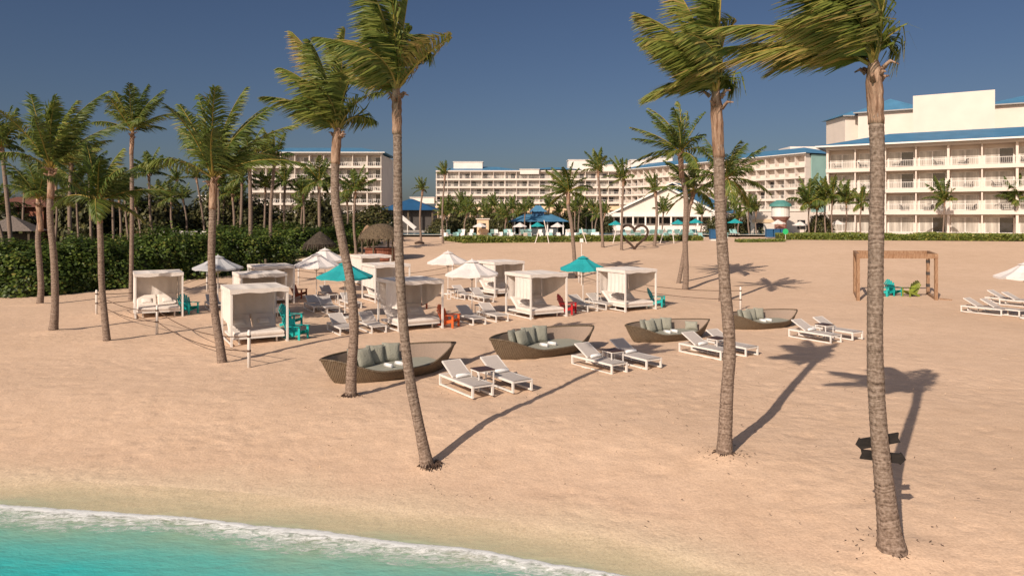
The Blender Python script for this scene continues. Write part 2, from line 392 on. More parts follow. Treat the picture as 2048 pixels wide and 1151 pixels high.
# ------------------------------------------------------------------ palms
def perp_h(v):
    s=Vector((v.y,-v.x,0))
    if s.length<.05: s=Vector((.8,-.6,0))
    return s.normalized()
def add_frond(mb,c,ctrl,tip,n,ll,lw,wind,rng,age,roll=None,base=.45):
    c=Vector(c); P=lambda t:(c*(1-t)**2+ctrl*2*t*(1-t)+tip*t*t)
    T=lambda t:((ctrl-c)*2*(1-t)+(tip-ctrl)*2*t).normalized()
    L=(tip-c).length
    ns=9; pts=[P(i/ns) for i in range(ns+1)]
    mb.tube(pts,[.036*(1-.85*i/ns)*min(1,lw*22+.2) for i in range(ns+1)],4,1,False,tt=min(1,.25+age+rng.random()*.4))
    h=tip-c; side=perp_h(h)
    if roll is None: roll=rng.uniform(-.5,.5)
    down=Vector((0,0,-1))
    for i in range(n):
        t=.10+.90*(i+.5)/n
        p=P(t); tg=T(t); sd=(Matrix.Rotation(roll,3,tg)@side)
        prof=ll*(.30+.70*math.sin(math.pi*min(1,.12+.80*t)**.9)) * (1-.45*t**6)
        for sgn in (-1,1):
            if rng.random()<.05: continue
            l=prof*rng.uniform(.75,1.12)
            d0=(sd*sgn*(.66)+tg*(.55+.35*t)+wind*.45+down*.18+Vector((rng.uniform(-.13,.13),rng.uniform(-.13,.13),rng.uniform(-.13,.13)))).normalized()
            d1=(d0+wind*.55+down*.42+Vector((rng.uniform(-.15,.15),rng.uniform(-.15,.15),rng.uniform(-.15,.15)))).normalized()
            wv=(tg-d0*tg.dot(d0)); 
            if wv.length<.05: continue
            wv=(wv.normalized()*.8+Vector((rng.uniform(-.5,.5),rng.uniform(-.5,.5),rng.uniform(-.5,.5)))).normalized()*lw*.5
            tn=max(0,min(1,base+age*.9+rng.gauss(0,.16)))
            te=max(0,min(1,tn+.12+age*.5))
            a=mb.vert(p-wv*.6,tn); b=mb.vert(p+wv*.6,tn)
            q=p+d0*l*.5; e=mb.vert(q-wv,tn); f=mb.vert(q+wv,tn)
            r=q+d1*l*.5; g=mb.vert(r-wv*.12,te); h_=mb.vert(r+wv*.12,te)
            mb.face((a,b,f,e)); mb.face((e,f,h_,g))
def crown_generic(rng,n_fr,L,n,ll,lw,wind,emin=-5,emax=86,spread=1.0):
    mb=MB(); c=Vector((0,0,0))
    for i in range(n_fr):
        u=(i+.5)/n_fr
        e=R(emax-(emax-emin)*(u**1.15)); a=i*2.39996+rng.uniform(-.3,.3)
        Lr=L*rng.uniform(.82,1.1)*(1 if u<.85 else .85)
        d=Vector((math.cos(a)*math.cos(e)*spread,math.sin(a)*math.cos(e)*spread,math.sin(e)))
        ctrl=d*Lr*.55
        e2=e-R(rng.uniform(4,20)+16*u*u); d2=Vector((math.cos(a)*math.cos(e2)*spread,math.sin(a)*math.cos(e2)*spread,math.sin(e2)))
        tip=d2*Lr+wind*Lr*.22
        age=max(0,(u-.70)*1.0+rng.uniform(-.08,.08)) if rng.random()<.8 else .35
        add_frond(mb,c,ctrl,tip,n,ll,lw,wind,rng,age*.8,base=.17)
    return mb
def boot_mb(rng,r,h):
    mb=MB()
    pts=[];rad=[]
    for i in range(13):
        u=i/12; pts.append((rng.uniform(-.008,.008),rng.uniform(-.008,.008),-h+(h+.22)*u)); rad.append(r*(.97+.11*math.sin(math.pi*u)+(.08 if u<.16 else 0)+.05*noise.noise(Vector((u*6,r*40,1)))-.28*max(0,u-.8)/.2))
    mb.tube(pts,rad,12,0)
    for k in range(7):                      # old leaf stubs
        a=rng.uniform(0,6.28); d=Vector((math.cos(a),math.sin(a),0)); z=rng.uniform(-.18*h,.10)
        l=rng.uniform(.08,.26); q=d*r*1.0+Vector((0,0,z))
        mb.tube([q,q+d*l*.5+Vector((0,0,l*.5)),q+d*l+Vector((0,0,l*rng.uniform(.2,.6)))],[.4*r,.26*r,.12*r],5,0)
    return mb
def trunk_mb(pts,r,flare,rng,seg=.05,near=True):
    pts=[Vector(p) for p in pts]
    # catmull-rom resample
    def cr(p0,p1,p2,p3,t): return .5*((2*p1)+(-p0+p2)*t+(2*p0-5*p1+4*p2-p3)*t*t+(-p0+3*p1-3*p2+p3)*t**3)
    out=[]
    ext=[pts[0]*2-pts[1]]+pts+[pts[-1]*2-pts[-2]]
    for i in range(1,len(ext)-2):
        k=max(2,int((ext[i+1]-ext[i]).length/seg))
        for j in range(k): out.append(cr(ext[i-1],ext[i],ext[i+1],ext[i+2],j/k))
    out.append(pts[-1]); n=len(out); rad=[]; Ls=0
    for i in range(n):
        if i: Ls+=(out[i]-out[i-1]).length
        u=i/(n-1)
        lg=max(0,Ls-.35); q=r*(1.10-.20*u)+flare*r*(.62*math.exp(-lg/.22)+.38*math.exp(-lg/1.1))
        if near: q*=1+(.04 if i%2 else 0)+.06*noise.noise(Vector((Ls*2.3,r*50,0)))
        rad.append(q)
    mb=MB(); mb.tube(out,rad,14 if near else 7,0); return mb
def palm(base,path,r,label,crown,boot_h=.9,flare=.55,group=None,near=True,seed=0,cs=1.0,crz=0,name='palm_tree',straw=False):
    """base world Vector; path list of world points base -> crown"""
    rng=random.Random(seed)
    t=empty(name,base,0,label,'palm tree',group)
    rel=[Vector(p)-base for p in path]; rel[0]=rel[0]+Vector((0,0,-.35)) if True else rel[0]
    top=rel[-1]; d=(rel[-1]-rel[-2]).normalized()
    trunk_mb(rel,r,flare,rng,.045 if near else .4,near).build('trunk',M['trunk'],t,True)
    b=boot_mb(rng,r*1.0,boot_h).build('leaf_bases',M['boot'],t,True); b.location=top; b.rotation_euler=d.to_track_quat('Z','Y').to_euler()
    if near and base.y<22:
        rt=MB()
        for k in range(90):
            a=rng.uniform(0,6.283); q=r*(1+flare)*rng.uniform(.78,1.0); l=rng.uniform(.04,.16); dd=Vector((math.cos(a),math.sin(a),0))
            p0=dd*q+Vector((0,0,rng.uniform(.02,.10))); rt.tube([p0,p0+dd*l*.5+Vector((rng.uniform(-.03,.03),rng.uniform(-.03,.03),-.02)),p0+dd*l+Vector((rng.uniform(-.05,.05),rng.uniform(-.05,.05),-.10))],[.012,.010,.005],4)
        rt.build('roots',M['twig'],t)
    if isinstance(crown,MB): o=crown.build('crown',[M['palmleaf'],M['rachis']],t)
    else:
        o=bpy.data.objects.new('crown',crown); COL.objects.link(o); o.parent=t
    o.location=top+Vector((0,0,.12)); o.scale=(cs,cs,cs); o.rotation_euler=(0,0,crz)
    return t

WL=Vector((-1,.15,-.12)).normalized()
def key_crown(tips,ppm,n,ll,lw,wind,seed,extra=6,L=2.6,arch=.16):
    rng=random.Random(seed); mb=MB()
    for k in tips:
        dx,dy,dep=k[:3]; age=k[3] if len(k)>3 else 0.0; ar=k[4] if len(k)>4 else arch
        T=Vector((dx/ppm,dep,-dy/ppm)); ln=T.length
        ctrl=T*.55+Vector((0,0,ar*ln*1.2))-Vector((1,0,0))*(T.x*.22)
        add_frond(mb,(0,0,0),ctrl,T,n,ll,lw,wind,rng,age)
    for i in range(extra):                 # fronds pointing away from or towards the viewer
        a=R(60+60*i/max(1,extra-1)) if i%2 else R(240+60*i/max(1,extra-1)); e=R(rng.uniform(35,75))
        d=Vector((math.cos(a)*math.cos(e),math.sin(a)*math.cos(e),math.sin(e))); T=d*L*.9+wind*L*.3+Vector((0,0,-.15*L))
        add_frond(mb,(0,0,0),d*L*.55,T,n,ll,lw,wind,rng,rng.uniform(0,.12))
    return mb

def path_px(D,pts): return [at(x,y,D) for x,y in pts]
def key_palm(basepx,pts,r,label,crown,**k):
    b=gpx(*basepx); p=[b]+path_px(b.y,pts); return palm(b,p,r,label,crown,**k)

build_list=[]
# four tall palms of the foreground
gb=gpx(1790,1108)
P9=key_palm((1790,1108),[(1772,1000),(1757,850),(1750,700),(1752,500),(1755,330),(1752,235),(1748,150)],.110,
  'tallest palm at far right with two black arrow boards on its thick trunk',
  key_crown([(-332,-8,.5,.32,.24),(-300,-118,1.0,.22,.16),(-225,-205,-.5,.12,.12),(-110,-265,.4,.15,.1),(-165,-15,.9,.12,.34),(-150,-105,-.8,.1,.22),(62,-235,.3,.38,.02),(15,-270,-.5,.1,.05),(72,-70,.5,.08,.5),(-235,-50,-1.0,.2,.3),(-55,-170,1.3,.05,.2)],
            138,100,.92,.036,Vector((-1.6,.15,-.42)),9,extra=4,L=2.3),boot_h=.75,flare=1.15,seed=9)
P8=key_palm((1447,912),[(1453,800),(1459,690),(1449,560),(1441,430),(1437,300),(1432,200)],.116,
  'tall palm right of centre whose crown is cut by the top of the picture',
  key_crown([(-152,-176,.4,.2,.14),(-140,-95,-.5,.08,.2),(-138,8,.3,.1,.38),(-70,-235,.6,.12,.1),(5,-245,-.3,.15,.0),(45,-150,.4,.05,.25),(46,-30,.5,.05,.6),(-90,-10,-.9,.12,.4),(-30,-200,-.9,.05,.1),(-60,-110,1.1,.05,.25)],
            99,96,.84,.040,Vector((-1.5,.15,-.4)),8,extra=5,L=2.3),boot_h=1.2,flare=.45,seed=8)
P7=key_palm((862,932),[(842,870),(818,745),(803,600),(796,430),(795,290),(793,195)],.095,
  'tall palm at centre left with a strongly curved lower trunk',
  key_crown([(112,-120,.2,.35,.02),(-122,-100,-.3,.3,.30),(-65,-175,.5,.1,.15),(-45,-200,-.6,.05,.2),(-90,-60,.6,.15,.35),(22,-195,.1,.15,.0),(62,-85,.4,0,.5),(-5,-215,-.3,.1),(50,-140,.9,0,.35),(15,-160,1.1,0),(-40,-90,1.0,.05,.3)],
            101,92,.76,.042,Vector((-1.4,.15,-.35)),7,extra=5,L=2.0),boot_h=.75,flare=.55,seed=7)
P6=key_palm((701,793),[(703,740),(708,650),(700,560),(684,480),(671,400),(671,320),(674,272)],.120,
  'palm with an S curved trunk left of the tall centre palm',
  key_crown([(-97,-205,.3,.35,.12),(-104,-122,-.4,.05,.18),(-75,-165,.6,.05,.2),(15,-208,.1,.1,.0),(84,-85,.4,.0,.2),(68,-28,.6,0,.35),(-40,-170,-.7,0),(30,-150,1.0,0,.2),(-60,-60,-.8,.05,.3),(-85,-30,.5,.05,.35),(0,-150,1.2,0),(50,-120,-.4,0,.25),(-20,-190,.8,0)],
            74,80,.76,.046,Vector((-1.3,.15,-.3)),6,extra=4,L=2.2),boot_h=.75,flare=.35,seed=6)
WN=Vector((-.25,.9,-.25)).normalized()
def gen(seed,n_fr=17,L=2.7,n=38,ll=.62,lw=.065,wind=WN*.7,emin=5,emax=86,spread=1.0):
    return crown_generic(random.Random(seed),n_fr,L,n,ll,lw,wind,emin,emax,spread)
key_palm((447,725),[(440,690),(428,610),(423,520),(425,440),(427,365)],.120,'palm at left standing before the nearest white cabana',
  gen(51,14,3.4,72,.80,.05,Vector((.45,.5,-.15)),36),boot_h=.9,flare=.3,seed=5)
key_palm((216,685),[(209,630),(203,560),(201,480),(197,410)],.110,'short palm at left with long drooping lower fronds before the hedge',
  gen(32,12,2.6,62,.72,.055,Vector((.4,.4,-.25)),8,82),boot_h=.7,flare=.25,seed=3)
key_palm((105,662),[(110,610),(108,520),(100,430),(103,345)],.130,'full palm at far left with a thick trunk widening at the foot',
  gen(23,14,3.6,72,.85,.055,Vector((.6,.4,-.12)),38),boot_h=1.1,flare=.6,seed=2)
key_palm((78,609),[(82,570),(76,480),(80,440),(77,405)],.140,'leaning palm at far left half hidden behind a thicker palm',
  gen(14,12,3.1,58,.8,.06,Vector((-.1,.4,-.2)),25),boot_h=1.6,flare=.3,seed=1)
key_palm((262,600),[(263,520),(264,400),(263,300),(265,268)],.11,'tall slim palm behind the leftmost cabana, crown high over the hedge',
  gen(45,13,3.1,58,.8,.06,Vector((.4,.4,-.2)),28),boot_h=1.2,flare=.25,seed=4)
key_palm((1370,578),[(1372,540),(1370,470),(1372,400),(1363,345),(1361,308)],.165,'bushy palm just left of the tall right palm, crown blown to the left',
  gen(106,19,3.4,40,.75,.08,Vector((-.9,.2,-.25)),-5),boot_h=1.6,flare=.25,seed=10)
key_palm((1355,566),[(1362,540),(1372,480),(1378,420),(1388,385)],.13,'slanting palm crossing behind the bushy palm trunk',
  gen(117,15,2.8,36,.7,.08,Vector((-.8,.2,-.35)),-15),boot_h=.9,flare=.25,seed=11)
key_palm((1443,603),[(1444,560),(1446,480),(1449,400),(1453,362)],.14,'lower palm whose trunk hides behind the tall right palm',
  gen(128,17,2.9,40,.7,.07,Vector((.2,.4,-.3)),-10,75),boot_h=.8,flare=.25,seed=12)
key_palm((1151,555),[(1149,520),(1143,450),(1136,410),(1137,388)],.135,'palm behind the teal umbrella with crown blown to the left',
  gen(139,15,2.5,34,.65,.085,Vector((-.7,.3,-.25)),-5),boot_h=.8,flare=.2,seed=13)
TM=[]
for sd,wd,em in ((201,Vector((-.9,.2,-.3)),-10),(202,Vector((-.5,.4,-.3)),0),(203,Vector((.2,.5,-.35)),-5),(204,Vector((-.2,.7,-.35)),-20),(205,Vector((-1.1,.2,-.2)),10)):
    o=crown_generic(random.Random(sd),13,2.6,26,.78,.11,wd,em+22,86).build('crown',[M['palmleaf'],M['rachis']])
    TM.append(o.data); bpy.data.objects.remove(o)
def px_c(x): return x>780
def far_palm(D,bx,cxp,cyp,r,label,tm,cs,group='slim palms in the background',mid=None,by=None,seed=0):
    if by: b=gpx(bx,by); D=b.y
    else:
        X=(bx-CX)/F*D; b=Vector((X,D,ground(X,D)))
    top=at(cxp,cyp,D); p=[b]
    if mid: p.append(at(mid[0],mid[1],D))
    else: p.append(b.lerp(top,.5)+Vector((random.Random(seed).uniform(-.25,.25),0,0)))
    p.append(top)
    t=palm(b,p,r*.82,label,TM[tm],boot_h=.55,flare=.4,near=False,seed=seed,cs=cs,group=group,crz=random.Random(seed+5).uniform(-.35,.35))
    w_=.72 if D>74 and px_c(cxp) else .9
    for o in t.children:
        if o.name.startswith('crown'): o.scale=(cs*w_,cs*w_,cs*1.12)
FPAL=[ # D, bx, by, cx, cy, r, template, scale, label
 (0,1206,495,1196,345,.17,1,1.0,'tall slim palm left of the heart sculpture, before the long hotel wing'),
 (0,1243,500,1247,362,.15,0,.95,'slim palm whose trunk passes the left lobe of the heart sculpture'),
 (0,1308,492,1311,385,.18,0,.85,'slim palm right of the heart sculpture before the white gable'),
 (0,843,487,845,382,.14,0,.62,'wind bent thin palm left of the long hotel wing'),
 (0,886,487,890,352,.13,4,.62,'tall thin palm at left end of the long hotel wing'),
 (0,541,520,549,322,.19,0,1.1,'palm leaning right with one sided crown beside the left hotel block'),
 (0,641,497,638,368,.22,3,1.25,'palm in front of the left hotel block centre'),
 (64,500,0,499,330,.22,2,1.2,'dark leaning palm at left edge of the left hotel block'),
 (80,572,0,570,368,.16,3,.95,'palm low in front of the left hotel block balconies'),
 (72,713,0,711,386,.15,2,1.0,'short palm at right end of the left hotel block'),
 (78,527,0,531,378,.14,1,.8,'thin palm between two darker palms by left hotel block'),
 (80,466,0,465,392,.17,2,.85,'low palm just left of the left hotel block'),
 (88,412,0,393,358,.15,1,.8,'thin palm trunk leaning left behind the hedge palm'),
 (58,27,0,4,300,.20,1,1.3,'palm cut by the left edge of the picture'),
 (66,143,0,142,330,.22,2,1.35,'dark palm behind the full palm at far left'),
 (70,160,0,152,375,.12,3,1.0,'crooked thin palm behind the hedge at far left'),
 (74,52,0,49,378,.13,3,.75,'small palm above the grey thatched hut'),
 (75,228,0,225,385,.16,3,1.1,'palm behind the short drooping palm at left'),
 (78,241,0,238,395,.15,1,.9,'straight palm trunk just right of the short drooping palm'),
 (80,308,0,298,352,.17,2,1.15,'palm right of the tall slim palm, dark crown'),
 (95,328,0,320,392,.16,3,.9,'short palm in the gap between two taller left palms'),
 (100,333,0,354,362,.16,0,.8,'palm leaning right against open sky at left'),
 (92,374,0,366,398,.15,2,.75,'small palm at the end of the leaning row by the hedge'),
 (85,283,0,271,412,.14,3,.8,'leaning low palm behind the tall slim palm'),
 (90,205,0,204,408,.14,1,.8,'faint thin palm behind the far left hedge'),
 (84,668,0,664,372,.13,3,.8,'palm mostly hidden behind the S curved palm trunk'),
 (86,350,0,342,400,.16,3,1.0,'dark palm low between the leaning palm and the bare thin one'),
 (82,432,0,436,372,.16,2,1.0,'palm just right of the palm before the nearest cabana, far behind'),
 (76,478,0,484,362,.18,3,1.15,'dark bushy palm touching the left edge of the left hotel block'),
 (80,605,0,606,388,.15,2,.9,'palm left of the centre palm of the left hotel block'),
 (90,690,0,694,402,.15,3,.8,'low palm before the lower balconies of the left hotel block'),
 (84,110,0,112,372,.16,1,1.1,'palm behind the thick trunk at far left'),
 (88,258,0,250,385,.15,3,1.0,'palm directly behind the tall slim palm trunk'),
 (70,183,0,178,348,.15,2,1.1,'palm crown rising between the two leftmost big crowns'),
 (60,12,0,-12,420,.16,3,1.0,'low palm at the left border above the hut'),
]
for i,(D,bx,by,cx_,cy_,r,tm,cs,lab) in enumerate(FPAL):
    far_palm(D,bx,cx_,cy_,r,lab,tm,cs,by=by or None,seed=300+i)
# small palms round the pool terrace and hotel fronts
PPAL=[(889,432,.9),(903,424,.8),(918,430,.9),(934,428,1.0),(951,434,.8),(978,440,1.1),(1000,430,.8),(1013,437,1.0),(1050,424,.8),(1120,428,.7),(1150,425,.8),(1172,430,.8),(1186,422,.7),
      (1327,425,1.0),(1404,432,.8),(1452,426,.8),(1497,420,1.0),(1480,436,.8),(1618,412,1.6),(1650,404,1.2),(1693,408,1.2),(1723,410,1.1),(1889,405,1.3),(2030,404,1.4),(942,416,.7),(1210,428,.7),(896,415,.8),(926,412,.9),(968,420,.8),(990,415,.8),(1026,420,.8),(1036,436,.9),(1062,418,.7),(1098,416,.8),(1136,420,.8),(1160,412,.8),(1195,432,.9),(1440,415,.9),(1468,412,.9),(1512,426,.9),(1634,420,1.2),(1665,396,1.3)]
for i,(x,y,s) in enumerate(PPAL):
    rng=random.Random(700+i); D=rng.uniform(99,112) if x<1600 else rng.uniform(95,98)
    near_={0:'left of',1:'before',2:'beside'}[i%3]
    where='the right hotel' if x>1600 else ('the long hotel wing and the blue pavilion' if x<1200 else 'the white gabled restaurant')
    far_palm(D,x+rng.uniform(-6,6),x,y,.12,'small palm of the pool terrace planting near '+where,(i*2+1)%5,s,group='small terrace palms near '+where,seed=700+i)
for x,y,s in ((448,400,1.0),(480,398,.9),(605,410,.8)):
    far_palm(92,x,x,y,.13,'small dark palm in the tree belt before the left hotel block',3,s,group='small palms of the tree belt',seed=int(x))

# ------------------------------------------------------------------ shrubs
def bush_mesh(seed,rx,ry,rz,n,ls,mat_,core=True):
    rng=random.Random(seed); mb=MB()
    def rad(d): return 1+.30*noise.noise(d*1.9+Vector((seed,0,0)))+.16*noise.noise(d*4.3+Vector((0,seed,0)))
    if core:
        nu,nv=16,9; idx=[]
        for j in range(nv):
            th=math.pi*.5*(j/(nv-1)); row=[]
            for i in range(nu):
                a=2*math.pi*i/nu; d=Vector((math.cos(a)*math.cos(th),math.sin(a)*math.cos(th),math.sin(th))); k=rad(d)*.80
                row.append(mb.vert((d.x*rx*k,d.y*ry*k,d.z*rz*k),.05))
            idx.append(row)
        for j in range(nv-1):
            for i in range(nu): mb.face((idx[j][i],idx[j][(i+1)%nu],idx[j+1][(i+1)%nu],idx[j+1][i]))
    for i in range(n):
        a=rng.uniform(0,6.283); sz=rng.uniform(0,1)**.8; th=math.asin(sz); d=Vector((math.cos(a)*math.cos(th),math.sin(a)*math.cos(th),sz))
        k=rad(d)*(rng.uniform(.78,1.04) if rng.random()<.9 else rng.uniform(1.0,1.13))
        p=Vector((d.x*rx*k,d.y*ry*k,d.z*rz*k))
        nrm=(d+Vector((rng.uniform(-.9,.9),rng.uniform(-.9,.9),rng.uniform(-.3,1.1)))).normalized()
        t1=nrm.cross(Vector((rng.uniform(-1,1),rng.uniform(-1,1),rng.uniform(-1,1)))).normalized(); t2=nrm.cross(t1)
        s=ls*rng.uniform(.6,1.25); tn=max(0,min(1,rng.gauss(.48,.2)+.18*noise.noise(p*.9)))
        q=[mb.vert(p+t1*s*c_+t2*s*s_*.8,tn) for c_,s_ in ((1,0),(.4,.8),(-.6,.75),(-1,0),(-.6,-.75),(.4,-.8))]
        mb.face(q)
    return mb
BM=[]
for sd in (1,2,3,4):
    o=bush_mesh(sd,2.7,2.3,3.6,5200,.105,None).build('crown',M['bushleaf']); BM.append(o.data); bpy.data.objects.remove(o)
BF=[]
for sd in (11,12,13):
    o=bush_mesh(sd,4.5,3.5,4.0,3600,.20,None).build('crown',M['beltleaf']); BF.append(o.data); bpy.data.objects.remove(o)
def bush(name,loc,me,s,label,cat,group,rz=0):
    t=empty(name,loc,rz,label,cat,group)
    o=bpy.data.objects.new('crown',me); COL.objects.link(o); o.parent=t; o.scale=s
    mb=MB(); rng=random.Random(int(loc[0]*10))
    for k in range(3):
        a=rng.uniform(0,6.28); mb.tube([(0,0,-.3),(math.cos(a)*.4,math.sin(a)*.4,1.2*s[2]),(math.cos(a)*.9,math.sin(a)*.9,2.4*s[2])],[.12,.09,.04],6)
    mb.build('trunk',M['stemwood'],t)
    return t
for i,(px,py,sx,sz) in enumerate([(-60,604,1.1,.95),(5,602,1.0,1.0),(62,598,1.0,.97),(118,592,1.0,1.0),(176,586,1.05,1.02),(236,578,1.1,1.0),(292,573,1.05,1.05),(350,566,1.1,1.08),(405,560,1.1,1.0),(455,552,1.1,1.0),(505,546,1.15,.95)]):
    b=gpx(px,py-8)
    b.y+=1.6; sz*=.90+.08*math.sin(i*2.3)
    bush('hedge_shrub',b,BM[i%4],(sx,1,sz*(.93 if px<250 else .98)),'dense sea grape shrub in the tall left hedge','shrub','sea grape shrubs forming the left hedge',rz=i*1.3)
for i,(px,D,sx,sz) in enumerate([(-20,56,1.3,.9),(80,58,1.3,.85),(170,60,1.3,.9),(270,62,1.4,.9),(360,66,1.4,.85),(430,70,1.4,.95),(545,74,1.2,.95),(590,72,1.3,1.0),(632,76,1.2,.75),(668,74,1.0,.8),(700,82,1.4,.85)]):
    X=(px-CX)/F*D
    bush('shrub',Vector((X,D,ground(X,D)-.1)),BM[(i+2)%4],(sx,1.2,sz*.82),'dark green shrub standing in the second row behind the hedge','shrub','shrubs in the row behind the hedge',rz=i*.9)
for i,(px,D,sx,sz) in enumerate([(-40,84,1.2,1.1),(30,92,1.2,.95),(95,96,1.1,1.3),(165,90,1.2,1.15),(235,96,1.2,1.1),(300,92,1.1,1.0),(360,98,1.2,.95),(430,100,1.2,1.15),(490,95,1.0,1.0),(555,98,1.1,.85),(640,100,1.2,.9),(705,98,1.1,.8),(745,104,1.0,.75)]):
    X=(px-CX)/F*D
    bush('broad_tree',Vector((X,D,ground(X,D)-.1)),BF[i%3],(sx,1,sz*(1.22+.2*math.sin(i*2.7))),'broad dull green tree of the belt before the left horizon','tree','trees of the far left belt',rz=i*1.7)
# low clipped hedges along the sand edge
def low_hedge(px0,px1,D0,D1,w,h,n,label,seed):
    rng=random.Random(seed); X0=(px0-CX)/F*D0; X1=(px1-CX)/F*D1
    b=Vector((X0,D0,ground(X0,D0))); d=Vector((X1-X0,D1-D0,0)); Ln=d.length; rz=math.atan2(d.y,d.x)
    t=MB(); ns=int(Ln/1.5)
    for k in range(ns):
        x=(k+.5)*Ln/ns; hh=h*(.9+.15*noise.noise(Vector((x*.3,seed,0))))
        t.box((x,w/2,hh*.42),(Ln/ns+.01,w*.9,hh*.84),t=.1)
    for k in range(n):
        x=rng.uniform(0,Ln); y=rng.uniform(-.1,w); z=h*(.9+.25*noise.noise(Vector((x*.3,seed,0))))
        if rng.random()<.5: y=rng.uniform(-.15,.1); z*=rng.uniform(.0,1)
        else: z*=rng.uniform(.8,1.1)
        s=rng.uniform(.10,.2); a=rng.uniform(0,6.28); nn=Vector((rng.uniform(-1,1),rng.uniform(-1.3,.2),rng.uniform(0,1.3))).normalized()
        t1=nn.cross(Vector((math.cos(a),math.sin(a),.3))).normalized(); t2=nn.cross(t1); p=Vector((x,y,z)); tn=max(0,min(1,rng.gauss(.5,.22)))
        t.face([t.vert(p+t1*s*c_+t2*s*s_,tn) for c_,s_ in ((1,0),(0,.8),(-1,0),(0,-.8))])
    o=t.build('low_hedge',M['lowhedge'],loc=b); o.rotation_euler=(0,0,rz); tag(o,label,'hedge','low clipped hedges along the sand')
low_hedge(925,1405,84,88,3.0,.72,9000,'long low hedge between the sand and the pool terrace',5)
low_hedge(1560,2150,90,86,2.6,.78,12000,'long low hedge before the right hotel ground floor',6)
low_hedge(890,930,88,84,2.6,.5,1200,'short end piece of low hedge left of the pool',7)
low_hedge(1478,1570,85,86,1.2,.32,1200,'very low planting strip behind the green sign',8)

# ------------------------------------------------------------------ furniture prototypes
ROT=R(30)
def sled_lounger(name,slmat,backang=28):
    t=empty(name,(0,0,0),0,'lounger','sun lounger')
    W,L,hh=.68,1.95,.33
    f=MB()
    for sx in (-1,1):
        x=sx*(W/2-.03)
        f.box((x,L/2,hh-.03),(.055,L,.06)); f.box((x,L/2,.03),(.05,L,.045))
    for y in (.03,L-.03): f.box((0,y,hh-.03),(W-.11,.05,.05))
    f.build('frame',M['white'],t)
    for sx in (-1,1):
        for y in (.03,L-.03):
            g=MB(); g.box((0,0,(hh-.105)/2+.05),(.055,.055,hh-.11)); o=g.build('leg',M['white'],t); o.location=(sx*(W/2-.03),y,0)
    s=MB(); yb=1.18
    n=8
    pts=[(y,hh+.012-.015*math.sin(math.pi*y/yb)) for y in [yb*i/n for i in range(n+1)]]
    for (a,za),(b,zb) in zip(pts,pts[1:]):
        s.poly([(-W/2+.05,a,za),(W/2-.05,a,za),(W/2-.05,b,zb),(-W/2+.05,b,zb)]); s.poly([(-W/2+.05,a,za-.02),(-W/2+.05,b,zb-.02),(W/2-.05,b,zb-.02),(W/2-.05,a,za-.02)])
    s.build('seat',slmat,t)
    a=R(backang); lb=.74; ye=yb+math.cos(a)*lb; ze=hh+.02+math.sin(a)*lb
    b=MB(); b.span((0,yb,hh+.03),(0,ye,ze),W-.10,.022); b.build('backrest',slmat,t)
    k=MB()
    for sx in (-1,1): k.span((sx*(W/2-.05),yb,hh+.02),(sx*(W/2-.05),ye,ze),.035,.035)
    k.span((-W/2+.05,ye,ze),(W/2-.05,ye,ze),.035,.035)
    k.span((0,ye-.25,ze-.24),(0,yb+.42,hh),.03,.03); k.build('backrest_frame',M['white'],t)
    return t
lounger=sled_lounger('sun_lounger',M['sling'])
def adirondack(mt,nm='adirondack_chair'):
    t=empty(nm,(0,0,0),0,'chair','chair')
    s=MB()
    for i in range(6):
        u=i/5; s.box(None,(.52,.085,.022),M=Matrix.Translation((0,-.34+.52*u,.37-.13*u))@Matrix.Rotation(R(-13),4,'X'))
    s.build('seat',mt,t)
    b=MB(); a=R(20)
    for i in range(-3,4):
        L=.80-.035*abs(i)**1.7; x=i*.085; sp=i*.02
        b.span((x,.16,.20),(x+sp,.16+L*math.sin(a)*1.2,.20+L*math.cos(a)),.078,.02)
        b.tube([(x+sp,.15+L*math.sin(a)*1.2,.20+L*math.cos(a)),(x+sp,.175+L*math.sin(a)*1.2,.20+L*math.cos(a))],.039,10)
    b.span((-.27,.30,.52),(.27,.30,.52),.03,.06); b.build('backrest',mt,t)
    for sx in (-1,1):
        m=MB(); m.poly([(sx*.28-.075,-.42,.56),(sx*.28+.075,-.42,.56),(sx*.28+.06,.32,.54),(sx*.28-.03,.32,.54)]); m.poly([(sx*.28-.075,-.42,.535),(sx*.28-.03,.32,.515),(sx*.28+.06,.32,.515),(sx*.28+.075,-.42,.535)])
        m.poly([(sx*.28-.075,-.42,.535),(sx*.28+.075,-.42,.535),(sx*.28+.075,-.42,.56),(sx*.28-.075,-.42,.56)])
        m.span((sx*.28-.052,-.42,.5475),(sx*.28-.0,.32,.5275),.03,.024); m.build('armrest',mt,t)
        g=MB(); g.box((sx*.27,-.36,.267),(.03,.10,.534)); g.build('leg',mt,t)
        g=MB(); g.span((sx*.235,-.40,.33),(sx*.235,.42,.06),.025,.12); g.build('leg',mt,t)
    return t
